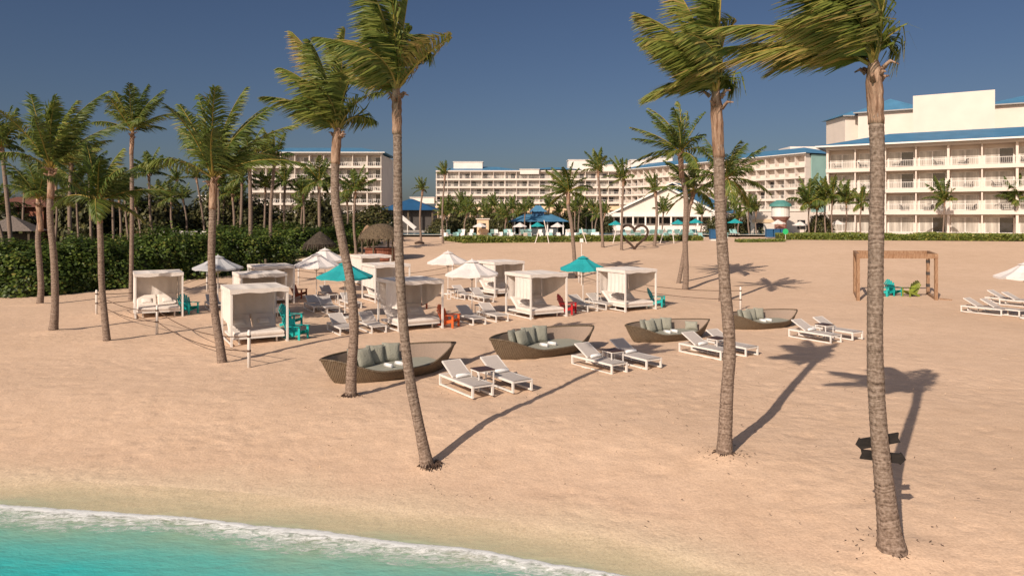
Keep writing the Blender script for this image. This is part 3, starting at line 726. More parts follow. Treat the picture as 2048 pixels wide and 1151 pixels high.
def umbrella_proto(mt,nm):
    t=empty(nm,(0,0,0),0,'umbrella','umbrella')
    c=MB(); n=8; Rr=1.34; hz=2.03; hp=2.56
    rings=[]
    for rr,z in ((.30,hp-.01),(.75,hz+.26),(Rr,hz)):
        row=[]
        for k in range(n*4):
            a=2*math.pi*k/(n*4); u=abs((k%4)-2)/2; sag=(1-u)*(0.05 if rr>.5 else .0)
            q=math.cos(math.pi/n)/math.cos((a%(2*math.pi/n))-math.pi/n); 
            row.append(c.vert((math.cos(a)*rr*q,math.sin(a)*rr*q,z-sag)))
        rings.append(row)
    m_=n*4
    for a,b in zip(rings,rings[1:]):
        for k in range(m_): c.face((a[k],b[k],b[(k+1)%m_],a[(k+1)%m_]))
    low=[c.vert((c.v[i][0],c.v[i][1],c.v[i][2]-.10)) for i in rings[-1]]
    for k in range(m_): c.face((rings[-1][k],low[k],low[(k+1)%m_],rings[-1][(k+1)%m_]))
    c.build('canopy',mt,t)
    v=MB(); ap=v.vert((0,0,hp+.16)); row=[v.vert((math.cos(2*math.pi*k/n)*.36,math.sin(2*math.pi*k/n)*.36,hp+.015)) for k in range(n)]
    for k in range(n): v.face((ap,row[k],row[(k+1)%n]))
    v.build('vent_cap',mt,t)
    p=MB(); p.tube([(0,0,0),(0,0,hp+.2)],.024,8); p.build('pole',M['white'],t)
    r_=MB()
    for k in range(n):
        a=2*math.pi*k/n; r_.span((0,0,hp-.05),(math.cos(a)*Rr*.98,math.sin(a)*Rr*.98,hz-.02),.02,.02)
        r_.span((0,0,hz-.35),(math.cos(a)*.65,math.sin(a)*.65,hz+.22),.015,.015)
    r_.build('ribs',M['white'],t)
    b=MB(); b.tube([(0,0,0),(0,0,.07)],.27,20); b.tube([(0,0,.07),(0,0,.28)],.035,10); b.build('base',M['white'],t)
    return t
def pillow_mb(w,h,t,seed=0,nu=10):
    mb=MB(); rng=random.Random(seed); idx={}
    for s in (1,-1):
        for i in range(nu+1):
            for j in range(nu+1):
                u=-1+2*i/nu; v=-1+2*j/nu
                k=(1-abs(u)**2.6)*(1-abs(v)**2.6); th=t/2*(max(0,k)**.5)
                pinch=1-.07*(1-abs(u*v))*(abs(u)**4+abs(v)**4)/1.0
                idx[s,i,j]=mb.vert((u*w/2*pinch,s*th+.006*noise.noise(Vector((u*3,v*3,seed))),v*h/2*pinch))
        for i in range(nu):
            for j in range(nu):
                q=(idx[s,i,j],idx[s,i+1,j],idx[s,i+1,j+1],idx[s,i,j+1])
                mb.face(q if s<0 else q[::-1])
    return mb
def sheet(mb,f,nu,nv,thick=.0,m=0):
    idx=[[mb.vert(f(i/nu,j/nv)) for j in range(nv+1)] for i in range(nu+1)]
    for i in range(nu):
        for j in range(nv): mb.face((idx[i][j],idx[i+1][j],idx[i+1][j+1],idx[i][j+1]),m)
def make_cabana(nm,seed,left='full',right='tied',back='full'):
    """local: front at y=0 (towards -y), width x -1.03..1.03, depth y 0..2.3"""
    t=empty(nm,(0,0,0),0,'cabana','cabana'); W,D_,HH=2.06,2.3,2.1; rng=random.Random(seed)
    for x in (-1,1):
        for y in (0,D_):
            p=MB(); p.box((0,0,HH/2-.1),(.075,.075,HH+.2)); o=p.build('post',M['white'],t); o.location=(x*W/2,y,0)
    f=MB()
    for y in (0,D_): f.box((0,y,HH-.04),(W-.08,.055,.07)); 
    for x in (-W/2,W/2): f.box((x,D_/2,HH-.04),(.055,D_-.08,.07)); f.box((x,D_/2,.05),(.05,D_-.08,.05))
    f.box((0,D_/2,HH-.04),(.04,D_-.08,.05))
    f.build('top_frame',M['white'],t)
    c=MB(); sheet(c,lambda u,v:(-W/2-.05+u*(W+.1),-.06+v*(D_+.12),HH+.03+.06*math.sin(math.pi*u)*math.sin(math.pi*v)-.035*abs(math.sin(3*math.pi*u))+.012*noise.noise(Vector((u*5,v*5,seed)))),16,12)
    for a in (0,1):     # valance
        sheet(c,lambda u,v:(-W/2-.052+a*(W+.104),-.06+u*(D_+.12),HH+.03-v*.16),8,1)
        sheet(c,lambda u,v:(-W/2-.05+u*(W+.1),-.062+a*(D_+.124),HH+.03-v*.16+.02*math.sin(u*13+seed)*v),16,1)
    c.build('roof_canopy',M['fabric'],t)
    def panel(x0,y0,x1,y1,z0,z1,seed,wav=.03,cut=0.0,nf=9):
        m=MB(); d=Vector((x1-x0,y1-y0,0)); n_=Vector((-d.y,d.x,0)).normalized()
        def g(u,v):
            zb=z0+cut*u*u*(z1-z0)
            w=wav*math.sin(u*nf*2*math.pi/2+seed)*(.3+.7*v)+.05*noise.noise(Vector((u*2,v*1.5,seed)))*v
            return (x0+d.x*u+n_.x*w,y0+d.y*u+n_.y*w,z1-(z1-zb)*v)
        sheet(m,g,28,8); return m
    if back=='full': panel(-W/2+.06,D_-.07,W/2-.06,D_-.07,.75,HH-.09,seed+1,.018,cut=.1).build('back_curtain',M['fabric'],t,True)
    elif back=='tied': panel(-W/2+.06,D_-.07,W/2-.06,D_-.07,.9,HH-.09,seed+1,.03,cut=.35).build('back_curtain',M['fabric'],t,True)
    if left=='full': panel(-W/2,.06,-W/2,D_-.06,.75,HH-.09,seed+2,.02,cut=.04).build('side_curtain',M['fabric'],t,True)
    elif left=='half': panel(-W/2,.05,-W/2,D_*.62,.95,HH-.09,seed+3,.02,cut=.0).build('side_curtain',M['fabric'],t,True)
    elif left=='open': # gathered at both posts
        for s,(y0,y1) in enumerate(((.06,.5),(D_-.06,D_-.5))): panel(-W/2,y0,-W/2,y1,.55,HH-.09,seed+s,.03,cut=.0,nf=6).build('side_curtain',M['fabric'],t,True)
    if right=='tied': # sweeps from back post up to the front post
        m=MB(); 
        def g(u,v):
            zb=HH-.10-(1.15)*(1-u)**.6-.12
            return (W/2+.02*math.sin(u*16)+.06*v,D_-.06-u*(D_-.1),HH-.09-(HH-.09-zb)*v)
        sheet(m,g,22,8); m.build('side_curtain',M['fabric'],t,True)
    elif right=='full': panel(W/2,.06,W/2,D_-.06,.8,HH-.09,seed+2,.02).build('side_curtain',M['fabric'],t,True)
    b=MB()
    b.box((0,D_/2,.25),(W-.16,D_-.2,.08)); 
    for x in (-.7,.7): b.box((x,.35,.10),(.06,.06,.22)); b.box((x,D_-.35,.10),(.06,.06,.22))
    b.build('bed_frame',M['white'],t)
    q=MB(); 
    def rb(cx,cy,cz,sx,sy,sz,rx=0):
        Mx=Matrix.Translation((cx,cy,cz))@Matrix.Rotation(rx,4,'X')
        b0=len(q.v); e=.05
        for z,ins in ((-sz/2,e*.5),(-sz/2+e,0),(sz/2-e,0),(sz/2,e)):
            for x,y in ((-1,-1),(1,-1),(1,1),(-1,1)):
                q.vert(Mx@Vector((x*(sx/2-ins),y*(sy/2-ins),z)))
        for k in range(3):
            for i in range(4): q.face((b0+k*4+i,b0+k*4+(i+1)%4,b0+k*4+4+(i+1)%4,b0+k*4+4+i))
        q.face((b0+3,b0+2,b0+1,b0)); q.face((b0+12,b0+13,b0+14,b0+15))
    rb(0,.80,.38,W-.2,1.45,.17); q.build('mattress',M['mattress'],t)
    for sx in (-1,1):
        q=MB(); rb(0,0,0,.90,.80,.13); o=q.build('headrest',M['mattress'],t); o.location=(sx*.47,D_-.50,.64); o.rotation_euler=(R(38),0,0)
    for sx in (-1,1):
        q=pillow_mb(.5,.32,.14,seed); o=q.build('pillow',M['fabric'],t,True); o.location=(sx*.47,D_-.62,.66); o.rotation_euler=(R(-52),0,0)
    return t

def by_corner(px,py,rz,off):
    """ground point seen at px,py is local offset off of the thing: returns origin"""
    p=gpx(px,py); o=Vector(off); o.rotate(Matrix.Rotation(rz,3,'Z')); return Vector((p.x-o.x,p.y-o.y,ground(p.x,p.y)))
CAB=[('canvas cabana at far left before the hedge, curtains gathered at posts',365,631,29,'open','tied','full'),
 ('nearest white canvas cabana behind the white rope post',574.6,683,30,'full','none','full'),
 ('white cabana directly behind the nearest cabana',572,633,30,'full','full','full'),
 ('white cabana farthest back by the grey umbrella and wooden bollards',588,606,30,'tied','full','tied'),
 ('white cabana nearest to the thatched bar',781,572,30,'full','none','full'),
 ('white cabana beside the teal umbrella behind the S curved palm',819,601,30,'full','none','full'),
 ('large looking white cabana half hidden by the tall centre palm, orange chair beside',885,656,32,'half','tied','full'),
 ('white cabana behind the white umbrella right of centre',1047,591,32,'half','tied','full'),
 ('white cabana with the red chair at its right corner',1133,633,31,'half','tied','full'),
 ('rightmost white cabana right of the teal umbrella',1311.6,618.7,31,'half','tied','full')]
for i,(lab,px,py,rz,l,r_,bk) in enumerate(CAB):
    c=make_cabana('cabana',i*3+1,l,r_,bk)
    c.location=by_corner(px,py,R(rz),(1.03,0,0)); c.rotation_euler=(0,0,R(rz)); c['label']=lab; c['group']='white canvas beach cabanas'

def L_at(px,py,label,rz=30,off=(-.31,0,0),group='white framed sun loungers on the sand'):
    return place(lounger,by_corner(px,py,R(rz),off),R(rz),label,group)
LP=[(946.5,798,'sun lounger with a rolled towel, nearest to the viewer, left of first side table',33),(1027,787,'sun lounger right of the first side table, nearest pair',33),
 (1225,750,'left lounger of the second pair, before the second boat daybed',35),(1294.5,740,'right lounger of the second pair, its back in palm shadow',33),
 (1443,721,'left lounger of the third pair, beside the tall right palm',33),(1493,714,'right lounger of the third pair, behind the tall right palm trunk',33),
 (1663,688,'left lounger of the fourth pair with palm shadow across its foot',31),(1706.5,681,'right lounger of the fourth pair near the tallest palm',31)]
for px,py,lab,rz in LP: L_at(px,py,lab,rz)
L2=[(681,672,'lounger right of the teal chairs behind the S curved palm base'),(744,668,'lounger just left of the centre cabana, by the small round table'),
 (628,625,'lounger beside the rust red chair, second row left'),(655,628,'lounger under the teal umbrella pole, left part'),(700,618,'lounger right of the teal umbrella pole'),
 (655,600,'lounger in the back row under the white umbrella'),(420,622,'lounger between the leftmost cabana and its neighbour'),
 (947,651,'lounger right of the orange chair under the white umbrella'),(993,645,'lounger left of the cabana with the red chair'),
 (930,600,'lounger in the back row left of the white cabana, left one'),(968,606,'lounger in the back row left of the white cabana, right one'),
 (1176,624,'lounger right of the red chair under the teal umbrella'),(1213,620,'lounger left of the rightmost cabana'),
 (2004,632,'front lounger of the group at the right edge'),(2040,634,'lounger beside the front one at the right edge'),(2046,612,'rear lounger at the right edge, left one'),(2078,617,'rear lounger at the right edge, right one')]
for px,py,lab in L2: L_at(px,py,lab,30)

def side_table():
    t=empty('side_table',(0,0,0),0,'table','table')
    b=MB(); b.box((0,0,.58),(.52,.52,.025)); b.build('tabletop',M['tabletop'],t)
    f=MB()
    for s in (-1,1): f.box((0,s*.235,.55),(.44,.03,.034)); f.box((s*.235,0,.55),(.03,.50,.034))
    f.build('frame',M['white'],t)
    for s in (-1,1): g=MB(); g.box((0,0,0),(.03,.50,.03)); o=g.build('base_rail',M['white'],t); o.location=(s*.235,0,.02)
    for x in (-1,1):
        for y in (-1,1):
            g=MB(); g.box((0,0,.284),(.03,.03,.492)); o=g.build('leg',M['white'],t); o.location=(x*.235,y*.22,0)
    return t
st=side_table()
for px,py,lab in ((965,778,'dark topped side table between the nearest pair of loungers'),(1226,736,'dark topped side table between the second pair of loungers'),(1434,708,'dark topped side table between the third pair of loungers'),(1649,677,'dark topped side table between the fourth pair of loungers'),
  (691,655,'dark topped side table beside the teal umbrella behind the S curved palm'),(963,633,'dark topped side table under the nearer central white umbrella'),(665,607,'dark topped side table in the back row by the rust red chair'),(905,598,'dark topped side table in the back row left of the white cabana'),(1190,608,'dark topped side table under the right teal umbrella')):
    place(st,gpx(px,py),R(31),lab,'dark topped side tables')
for mt,nm,label,px,py,rz in ((M['teal'],0,'teal adirondack chair right of the leftmost cabana',377,626,62),(M['teal'],0,'teal adirondack chair at the corner of the nearest cabana',592,678,68),(M['teal'],0,'teal adirondack chair behind the other, beside the nearest cabana',582,652,70),
  (M['rust'],0,'rust red adirondack chair behind the nearest cabana row',597,596,75),(M['orange'],0,'bright orange adirondack chair beside the centre cabana',897,653,65),(M['rust'],0,'small looking rust red adirondack chair seen through the centre cabana',836,618,60),
  (M['red'],0,'bright red adirondack chair beside a white cabana',1134,627,65),(M['teal'],0,'teal adirondack chair right of the rightmost cabana',1313,612,65),
  (M['teal'],0,'teal adirondack chair facing the viewer inside the timber pergola',1787,591,12),(M['lime'],0,'lime green adirondack chair seen from the side inside the pergola',1822,593,-72),
  (M['teal'],0,'teal adirondack chair half hidden behind the tallest palm trunk in the pergola',1762,592,55)):
    if nm==0:
        c=adirondack(mt); c.location=gpx(px,py); c.rotation_euler=(0,0,R(rz)); tag(c,label,'chair','painted adirondack chairs')
ut=umbrella_proto(M['tealfab'],'beach_umbrella'); uw=umbrella_proto(M['whitefab'],'beach_umbrella'); ug=umbrella_proto(M['greyfab'],'beach_umbrella')
for pr,px,py,s,lab in ((ut,1166,609,1.0,'teal beach umbrella right of centre'),(ut,690,636,1.0,'teal beach umbrella crossed by the S curved palm trunk'),
  (uw,896,588,1.0,'farther white beach umbrella at centre'),(uw,944,630,1.02,'nearer white beach umbrella at centre'),(uw,633,602,1.02,'white beach umbrella left of the S curved palm, nearer one'),
  (uw,650,585,1.05,'white beach umbrella left of the S curved palm, farther one'),(uw,2052,637,1.0,'white beach umbrella cut by the right edge'),(ug,436,607,1.0,'grey beach umbrella before the hedge at left')):
    place(pr,gpx(px,py),R(20),lab,'beach umbrellas on the sand',s=s)

# wicker boat daybeds
def make_boat(name,L=4.4,Wd=1.75,seed=0):
    t=empty(name,(0,0,0),0,'boat','daybed')
    n=40
    def halfw(u): return Wd/2*(max(0,1-abs(u)**2.3))**.8
    def rim(u,side):   # side -1 front
        if side>0: return .69+.02*abs(u)**2
        a=abs(u)
        return .31+.40*sstep(.28,.98,a)
    def hullpt(u,side,v,inn=0.0):   # v 0 bottom, 1 rim
        w=halfw(u); top=rim(u,side); xs=(L/2)*u
        wb=w*.72; xb=xs*.80
        z=top*v; k=v**.8
        return Vector((xb+(xs-xb)*k, side*max(.0,(wb+(w-wb)*k)-inn), z))
    m=MB()
    for side in (-1,1):
        for inn in (0.0,.05):
            idx=[[m.vert(hullpt(-1+2*i/n,side,j/6,inn)) for j in range(7)] for i in range(n+1)]
            for i in range(n):
                for j in range(6):
                    q=(idx[i][j],idx[i+1][j],idx[i+1][j+1],idx[i][j+1]); m.face(q if (side<0)==(inn==0) else q[::-1],1 if inn else 0)
    m.build('hull',[M['wicker'],M['liner']],t,True)
    r=MB()
    for side in (-1,1):
        pts=[hullpt(-1+2*i/n,side,1,.025) for i in range(n+1)]
        r.tube(pts,.032,6)
    r.build('rim',M['wicker'],t,True)
    c=MB(); zc=.17; zt=.31; nn=24; top=[];bot=[]
    for side in (-1,1):
        for i in range(nn+1):
            u=(-.74+1.48*i/nn)*( -side); w=halfw(u)*.90-.08
            top.append(c.vert((u*L/2*.86,side*w,zt))); bot.append(c.vert((u*L/2*.84,side*(w-.02),zc)))
    k=len(top)
    c.face(top); c.face(bot[::-1])
    for i in range(k): c.face((top[i],bot[i],bot[(i+1)%k],top[(i+1)%k]))
    c.build('seat_cushion',M['sage'],t)
    return t
boat=make_boat('wicker_boat_daybed')
BO=[('nearest wicker boat daybed, behind two palm trunks',640,721,38,4.7,'the nearest boat daybed'),('second wicker boat daybed from the left, before the red chair cabana',979.5,681,38,4.85,'the second boat daybed'),
    ('third wicker boat daybed from the left, with one cushion lying at its right end',1250,647,24,4.1,'the third boat daybed'),('farthest wicker boat daybed, right of the tall right palm',1453,626,25,4.1,'the farthest boat daybed')]
towel=None; cush=None
def cushion(): 
    o=pillow_mb(.50,.50,.17,3).build('cushion',M['sage'],None,True); return tag(o,'cushion','cushion')
def towel_mb(l=.42,r=.055):
    mb=MB(); n=14
    mb.tube([(-l/2,0,0),(-l/2+.01,0,0),(l/2-.01,0,0),(l/2,0,0)],[r*.8,r,r,r*.8],n); mb.tube([(-l*.45,.01,.012),(l*.45,.01,.012)],r*.95,n); return mb
cush=cushion(); towel=tag(towel_mb().build('rolled_towel',M['towel'],None,True),'towel','towel')
ordn=['leftmost','second','third','fourth']
for bi,(lab,px,py,rz,L_,short) in enumerate(BO):
    tip=at(px,py,1); D=(H-.71)*F/(py-YH); tipw=Vector(((px-CX)/F*D,D,0)); a=R(rz)
    s=L_/4.4; ctr=tipw+Vector((math.cos(a),math.sin(a),0))*L_/2; ctr.z=ground(ctr.x,ctr.y)-.02
    b=place(boat,ctr,a,lab,'wicker boat daybeds',s=s)
    def lw(x,y,z): v=Vector((x*s,y*s,z*s)); v.rotate(Matrix.Rotation(a,3,'Z')); return ctr+v
    for ci,(x,y) in enumerate(((-1.02,.35),(-.78,.18),(-.32,.42),(.22,.48))):
        o=place(cush,lw(x,y,.31+.265),a+R((25,10,-4,-6)[ci]),'sage cushion, %s of the row on %s'%(ordn[ci],short),'sage cushions on the boat daybeds')
        o.rotation_euler=(R(-16),R((4,-6,3,5)[ci]),a+R((30,14,-4,-10)[ci])); o.scale=(s*1.13,)*3
    if bi==2:
        o=place(cush,lw(1.35,.18,.31+.17),a,'flatter sage cushion lying at the right end of the third boat daybed','sage cushions on the boat daybeds'); o.rotation_euler=(R(-25),0,a-R(35)); o.scale=(1.0,1,.7)
    for k,(x,y) in enumerate(((-.28,-.30),(.10,-.26))):
        o=place(towel,lw(x,y,.31+.055),a,'rolled white towel, %s one on %s'%(('left','right')[k],short),'rolled towels on the boat daybeds'); o.rotation_euler=(0,0,a+R(100+k*8)); o.scale=(.8,1.1,1.1)
for px,py,lab,rz in (LP[0],LP[1],LP[2],LP[3],LP[4],LP[6]):
    o=by_corner(px,py,R(rz),(-.31,0,0)); v=Vector((.0,1.10,.345+.05)); v.rotate(Matrix.Rotation(R(rz),3,'Z'))
    t_=place(towel,o+v,R(rz),'rolled white towel on '+lab.split(',')[0].replace('sun lounger with a rolled towel','nearest lounger').replace('sun lounger','lounger'),'rolled towels on the loungers'); t_.rotation_euler=(0,0,R(rz+4)); t_.scale=(1.1,.9,.9)

# rope posts and ropes
def rope_post():
    t=empty('rope_post',(0,0,0),0,'post','post')
    p=MB(); p.tube([(0,0,-.2),(0,0,1.16),(0,0,1.22)],[.055,.05,.035],12); p.build('pole',M['white'],t,True)
    for z in (.55,1.02):
        c=MB(); c.tube([(0,0,z-.03),(0,0,z+.03)],.066,12); c.build('collar',M['rope'],t)
    return t
rp=rope_post()
PO={}
for k,px,py,lab in (('a',193,628,'white rope post leftmost, before the hedge'),('b',314,670,'white rope post before the leftmost cabana'),('c',498,735,'white rope post nearest the viewer before the nearest cabana'),
   ('d',597,570,'white rope post behind the rust red chair'),('e',414,582,'white rope post by the grey umbrella'),('f',1481,620,'white rope post behind the farthest boat daybed'),('g',1158,566,'white rope post behind the teal umbrella'),('h',905,560,'white rope post behind the farther white umbrella')):
    PO[k]=place(rp,gpx(px,py),0,lab,'white rope posts').location.copy()
def rope(a,b,z0,z1,sag,label):
    mb=MB(); pts=[]
    a=Vector(a); b=Vector(b)
    for i in range(25):
        u=i/24; p=a.lerp(b,u); p.z=(a.z+z0)*(1-u)+(b.z+z1)*u-4*sag*u*(1-u); pts.append(p-a)
    mb.tube(pts,.017,6); o=mb.build('rope',M['rope'],None,True,loc=a); tag(o,label,'rope','ropes strung between posts and palms')
rope(PO['a'],PO['b'],1.02,1.02,.25,'upper rope between the leftmost rope post and the next'); rope(PO['a'],PO['b'],.55,.55,.2,'lower rope between the leftmost rope post and the next')
rope(PO['b'],PO['c'],1.02,1.02,.35,'upper rope reaching the nearest rope post'); rope(PO['b'],PO['c'],.55,.55,.3,'lower rope reaching the nearest rope post')
rope(PO['a'],PO['e'],1.02,1.02,.35,'upper rope running behind the leftmost cabana'); rope(PO['a'],PO['e'],.55,.55,.3,'lower rope running behind the leftmost cabana')
rope(PO['e'],PO['d'],1.02,1.02,.3,'rope running behind the second cabana row'); rope(PO['d'],PO['h'],1.02,1.02,.5,'upper rope running behind the central cabanas'); rope(PO['d'],PO['h'],.55,.55,.35,'lower rope running behind the central cabanas')
rope(PO['h'],PO['g'],1.02,1.02,.5,'upper rope ending behind the teal umbrella'); rope(PO['h'],PO['g'],.55,.55,.35,'lower rope ending behind the teal umbrella')
rope(PO['g'],PO['f'],1.02,1.02,.45,'upper rope behind the rightmost cabana'); rope(PO['g'],PO['f'],.55,.55,.4,'lower rope behind the rightmost cabana')
for px,py,lab in ((501,530,'short wooden bollard, left of three by the back cabana'),(518,530,'short wooden bollard, middle of three by the back cabana'),(531,530,'short wooden bollard, right of three by the back cabana')):
    mb=MB(); mb.tube([(0,0,-.1),(0,0,.95),(0,0,1.0)],[.11,.10,.06],10); tag(mb.build('bollard',M['stemwood'],None,True,loc=gpx(px,py+12)),lab,'bollard','wooden bollards')

# lamp on a stick behind the teal umbrella, and the box by the palm
b=gpx(1163,570); t=empty('speaker_pole',b,0,'small white box on a thin pole sticking up above the teal umbrella','speaker','')
m_=MB(); m_.tube([(0,0,0),(0,0,3.0)],.025,8); m_.build('pole',M['white'],t); m_=MB(); m_.box((0,0,3.12),(.26,.22,.26),taper=.8); m_.build('speaker_box',M['white'],t)
b=gpx(1143,556); m_=MB(); m_.box((0,0,.16),(.55,.4,.32),taper=.9); m_.box((0,0,.36),(.4,.3,.06)); tag(m_.build('box',M['dark'],None,loc=b),'dark low box on the sand at the foot of the palm','box')
b=gpx(838,488); m_=MB(); m_.tube([(-.5,0,.1),(0,.1,.22),(.6,0,.12)],[.1,.17,.09],8); tag(m_.build('driftwood',M['twig'],None,True,loc=b),'piece of driftwood lying at the foot of the wind bent palm','driftwood')

# pergola
pl=gpx(1716,600); pr_=gpx(1872,601); t_dir=(pr_-pl); Wp=t_dir.length; rz=math.atan2(t_dir.y,t_dir.x)
t=empty('pergola',pl,rz,'open timber pergola frame with painted chairs under it','pergola'); hp=2.72; dp=3.7; xo=-.0
for k,(x,y) in enumerate(((0,0),(Wp,0),(Wp+1.4,dp),(1.32,dp))):
    m_=MB(); m_.box((0,0,hp/2-.1),(.155,.155,hp+.2)); o=m_.build('post',M['timber'],t); o.location=(x,y,0)
    if k==2:
        for z in (.55,1.3,2.05): q=MB(); q.box((0,0,0),(.17,.17,.2)); o2=q.build('band',M['dark'],o); o2.location=(0,0,z)
m_=MB(); m_.span((-.08,0,hp-.14),(Wp+.08,0,hp-.14),.19,.28); m_.span((1.24,dp,hp-.14),(Wp+1.48,dp,hp-.14),.19,.28)
m_.span((.04,.1,hp-.1),(1.28,dp-.1,hp-.1),.16,.2); m_.span((Wp+.04,.1,hp-.1),(Wp+1.36,dp-.1,hp-.1),.16,.2); m_.build('beams',M['timber'],t)
m_=MB(); m_.span((.04,.09,.06),(1.28,dp-.1,.06),.14,.12); m_.build('base_beam',M['timber'],t)
m_=MB(); m_.span((Wp+.04,.09,.06),(Wp+1.36,dp-.1,.06),.14,.12); m_.build('base_beam',M['timber'],t)
b=gpx(1880,600); m_=MB(); m_.span((0,0,.05),(.5,-.35,.04),.12,.08); m_.span((.1,.3,.06),(.45,-.1,.05),.1,.06); tag(m_.build('timber_offcut',M['timber'],None,loc=b),'short timber pieces lying at the right foot of the pergola','timber')

# black arrow boards on the tallest palm
def arrow(px,py,w,h,tilt,dirn,label,D):
    c=at(px,py,D); mb=MB(); y0,y1=-.02,.02; hw=w/2; hh=h/2
    sh=[(-hw,-hh),(hw*.72,-hh),(hw*.78,-hh*1.25),(hw,0.0),(hw*.78,hh*1.25),(hw*.72,hh),(-hw,hh*.92),(-hw*.93,0)]
    if dirn<0: sh=[(-x,z) for x,z in sh][::-1]
    ca,sa=math.cos(tilt),math.sin(tilt); sh=[(x*ca-z*sa,x*sa+z*ca) for x,z in sh]
    f=[mb.vert((x,y0,z)) for x,z in sh]; g=[mb.vert((x,y1,z)) for x,z in sh]; k=len(f)
    mb.face(f); mb.face(g[::-1])
    for i in range(k): mb.face((f[i],g[i],g[(i+1)%k],f[(i+1)%k]))
    o=mb.build('arrow_sign',M['blackwood'],None,loc=c); tag(o,label,'sign','black arrow boards on the tallest palm')
D9=gb.y+.17
arrow(1755,881,.68,.155,R(10),-1,'upper black wooden arrow board on the tallest palm, pointing left',D9)
arrow(1766,912,.70,.15,R(-7),1,'lower black wooden arrow board on the tallest palm, pointing right',D9)

# ------------------------------------------------------------------ heart, bar, huts
b=gpx(1269,499); t=MB(); pts=[]
for i in range(61):
    a=2*math.pi*i/60; x=16*math.sin(a)**3; y=13*math.cos(a)-5*math.cos(2*a)-2*math.cos(3*a)-math.cos(4*a)
    pts.append((x*.088,0,(y+17)*.088))
t.tube(pts,.12,7,cap=False)
rng=random.Random(4)
for k in range(160):
    i=rng.randrange(60); p=Vector(pts[i]); q=Vector(pts[(i+3)%60]); j=lambda:Vector((rng.uniform(-.13,.13),rng.uniform(-.13,.13),rng.uniform(-.13,.13)))
    t.tube([p+j(),q+j()],.022,4)
o=t.build('heart_sculpture',M['twig'],None,loc=b); tag(o,'tall heart shape woven of dark twigs standing on the sand','sculpture')
# thatched bar
def thatch_roof(mb,r,h,over,n=28,seed=0,p=1.6):
    rings=[]
    for j in range(8):
        u=j/7; rr=r*u; z=h*(1-u**p)
        rings.append([mb.vert((math.cos(2*math.pi*k/n)*rr*(1+.04*noise.noise(Vector((k,j,seed)))),math.sin(2*math.pi*k/n)*rr,z+.05*noise.noise(Vector((k*.7,j,seed))))) for k in range(n)])
    for a,b_ in zip(rings,rings[1:]):
        for k in range(n): mb.face((a[k],b_[k],b_[(k+1)%n],a[(k+1)%n]))
    rng=random.Random(seed)
    for k in range(900):
        a=rng.uniform(0,6.283); u=rng.uniform(.15,1)**.6; rr=r*u; z=h*(1-u**p); d=Vector((math.cos(a),math.sin(a),0)); p0=d*rr+Vector((0,0,z+.03)); l=rng.uniform(.3,.6)
        p1=p0+d*l*.55+Vector((0,0,-l*(.35+.9*u))); s=Vector((-d.y,d.x,0))*.03; mb.poly([p0-s,p0+s,p1+s*.3,p1-s*.3])
    return mb
b=gpx(762,520); t=empty('thatched_bar',b,0,'round thatched bar hut with reddish counter behind the cabanas','bar')
o=thatch_roof(MB(),2.1,1.35,0,seed=3,p=2.4).build('thatch_roof',M['thatch'],t); o.location=(0,0,2.0)
m_=MB(); m_.tube([(0,0,0),(0,0,1.05)],1.45,20); m_.tube([(0,0,1.05),(0,0,1.12)],1.6,20); m_.build('counter',M['brownwall'],t)
for k in range(6):
    a=k*math.pi/3+.3; m_=MB(); m_.tube([(0,0,-.1),(0,0,2.4)],.08,8); o=m_.build('post',M['stemwood'],t); o.location=(math.cos(a)*1.72,math.sin(a)*1.72,0)
b=gpx(742,512)
b=gpx(748,530); m_=MB(); m_.box((0,0,.5),(.6,.06,.8)); m_.box((-.25,.1,.15),(.05,.3,.3)); m_.box((.25,.1,.15),(.05,.3,.3)); tag(m_.build('menu_board',M['white'],None,loc=b),'small white board standing before the thatched bar','board')
b=gpx(735,505); t=empty('thatched_umbrella',b,0,'small tan thatched umbrella left of the bar hut','umbrella'); o=thatch_roof(MB(),.75,.9,0,seed=6,p=1.3).build('thatch_roof',mat('light_thatch',(.36,.23,.14),.95,.2,6,.8,22),t); o.location=(0,0,1.9)
m_=MB(); m_.tube([(0,0,0),(0,0,2.2)],.07,8); m_.build('pole',M['stemwood'],t)
b=gpx(640,535); t=empty('thatched_umbrella',b,0,'dark thatched umbrella behind the two left white umbrellas','umbrella'); o=thatch_roof(MB(),1.35,1.1,0,seed=5,p=1.1).build('thatch_roof',mat('shaded_dark_thatch',(.075,.058,.042),.95,.3,5,.8,24),t); o.location=(0,0,2.0)  # thatch colour darkened to carry the shade it stands in
m_=MB(); m_.tube([(0,0,0),(0,0,2.4)],.07,8); m_.build('pole',M['stemwood'],t)
X=(25-CX)/F*72; t=empty('thatched_hut',(X,72,ground(X,72)),.3,'square hut with grey pyramid thatch roof at far left','hut')
m_=MB(); ap=m_.vert((0,0,4.0+1.9-2.1)); c4=[m_.vert((x*2.4,y*2.4,2.3)) for x,y in ((-1,-1),(1,-1),(1,1),(-1,1))]
for k in range(4): m_.face((ap,c4[k],c4[(k+1)%4]))
m_.build('thatch_roof',M['thatchg'],t)
for x in (-2,2):
    for y in (-2,2): m_=MB(); m_.box((0,0,1.2),(.18,.18,2.4)); o=m_.build('post',M['stemwood'],t); o.location=(x,y,0)
m_=MB(); m_.box((0,1.5,1.0),(3.6,.2,2.0)); m_.build('back_wall',M['dark'],t)
X=(62-CX)/F*90; t=empty('red_roofed_house',(X,90,ground(X,90)),.0,'low house with rusty red hip roof behind the far left palms','house')
m_=MB(); m_.box((0,0,2.0),(7,6,4.0)); m_.build('wall',M['brownwall'],t)
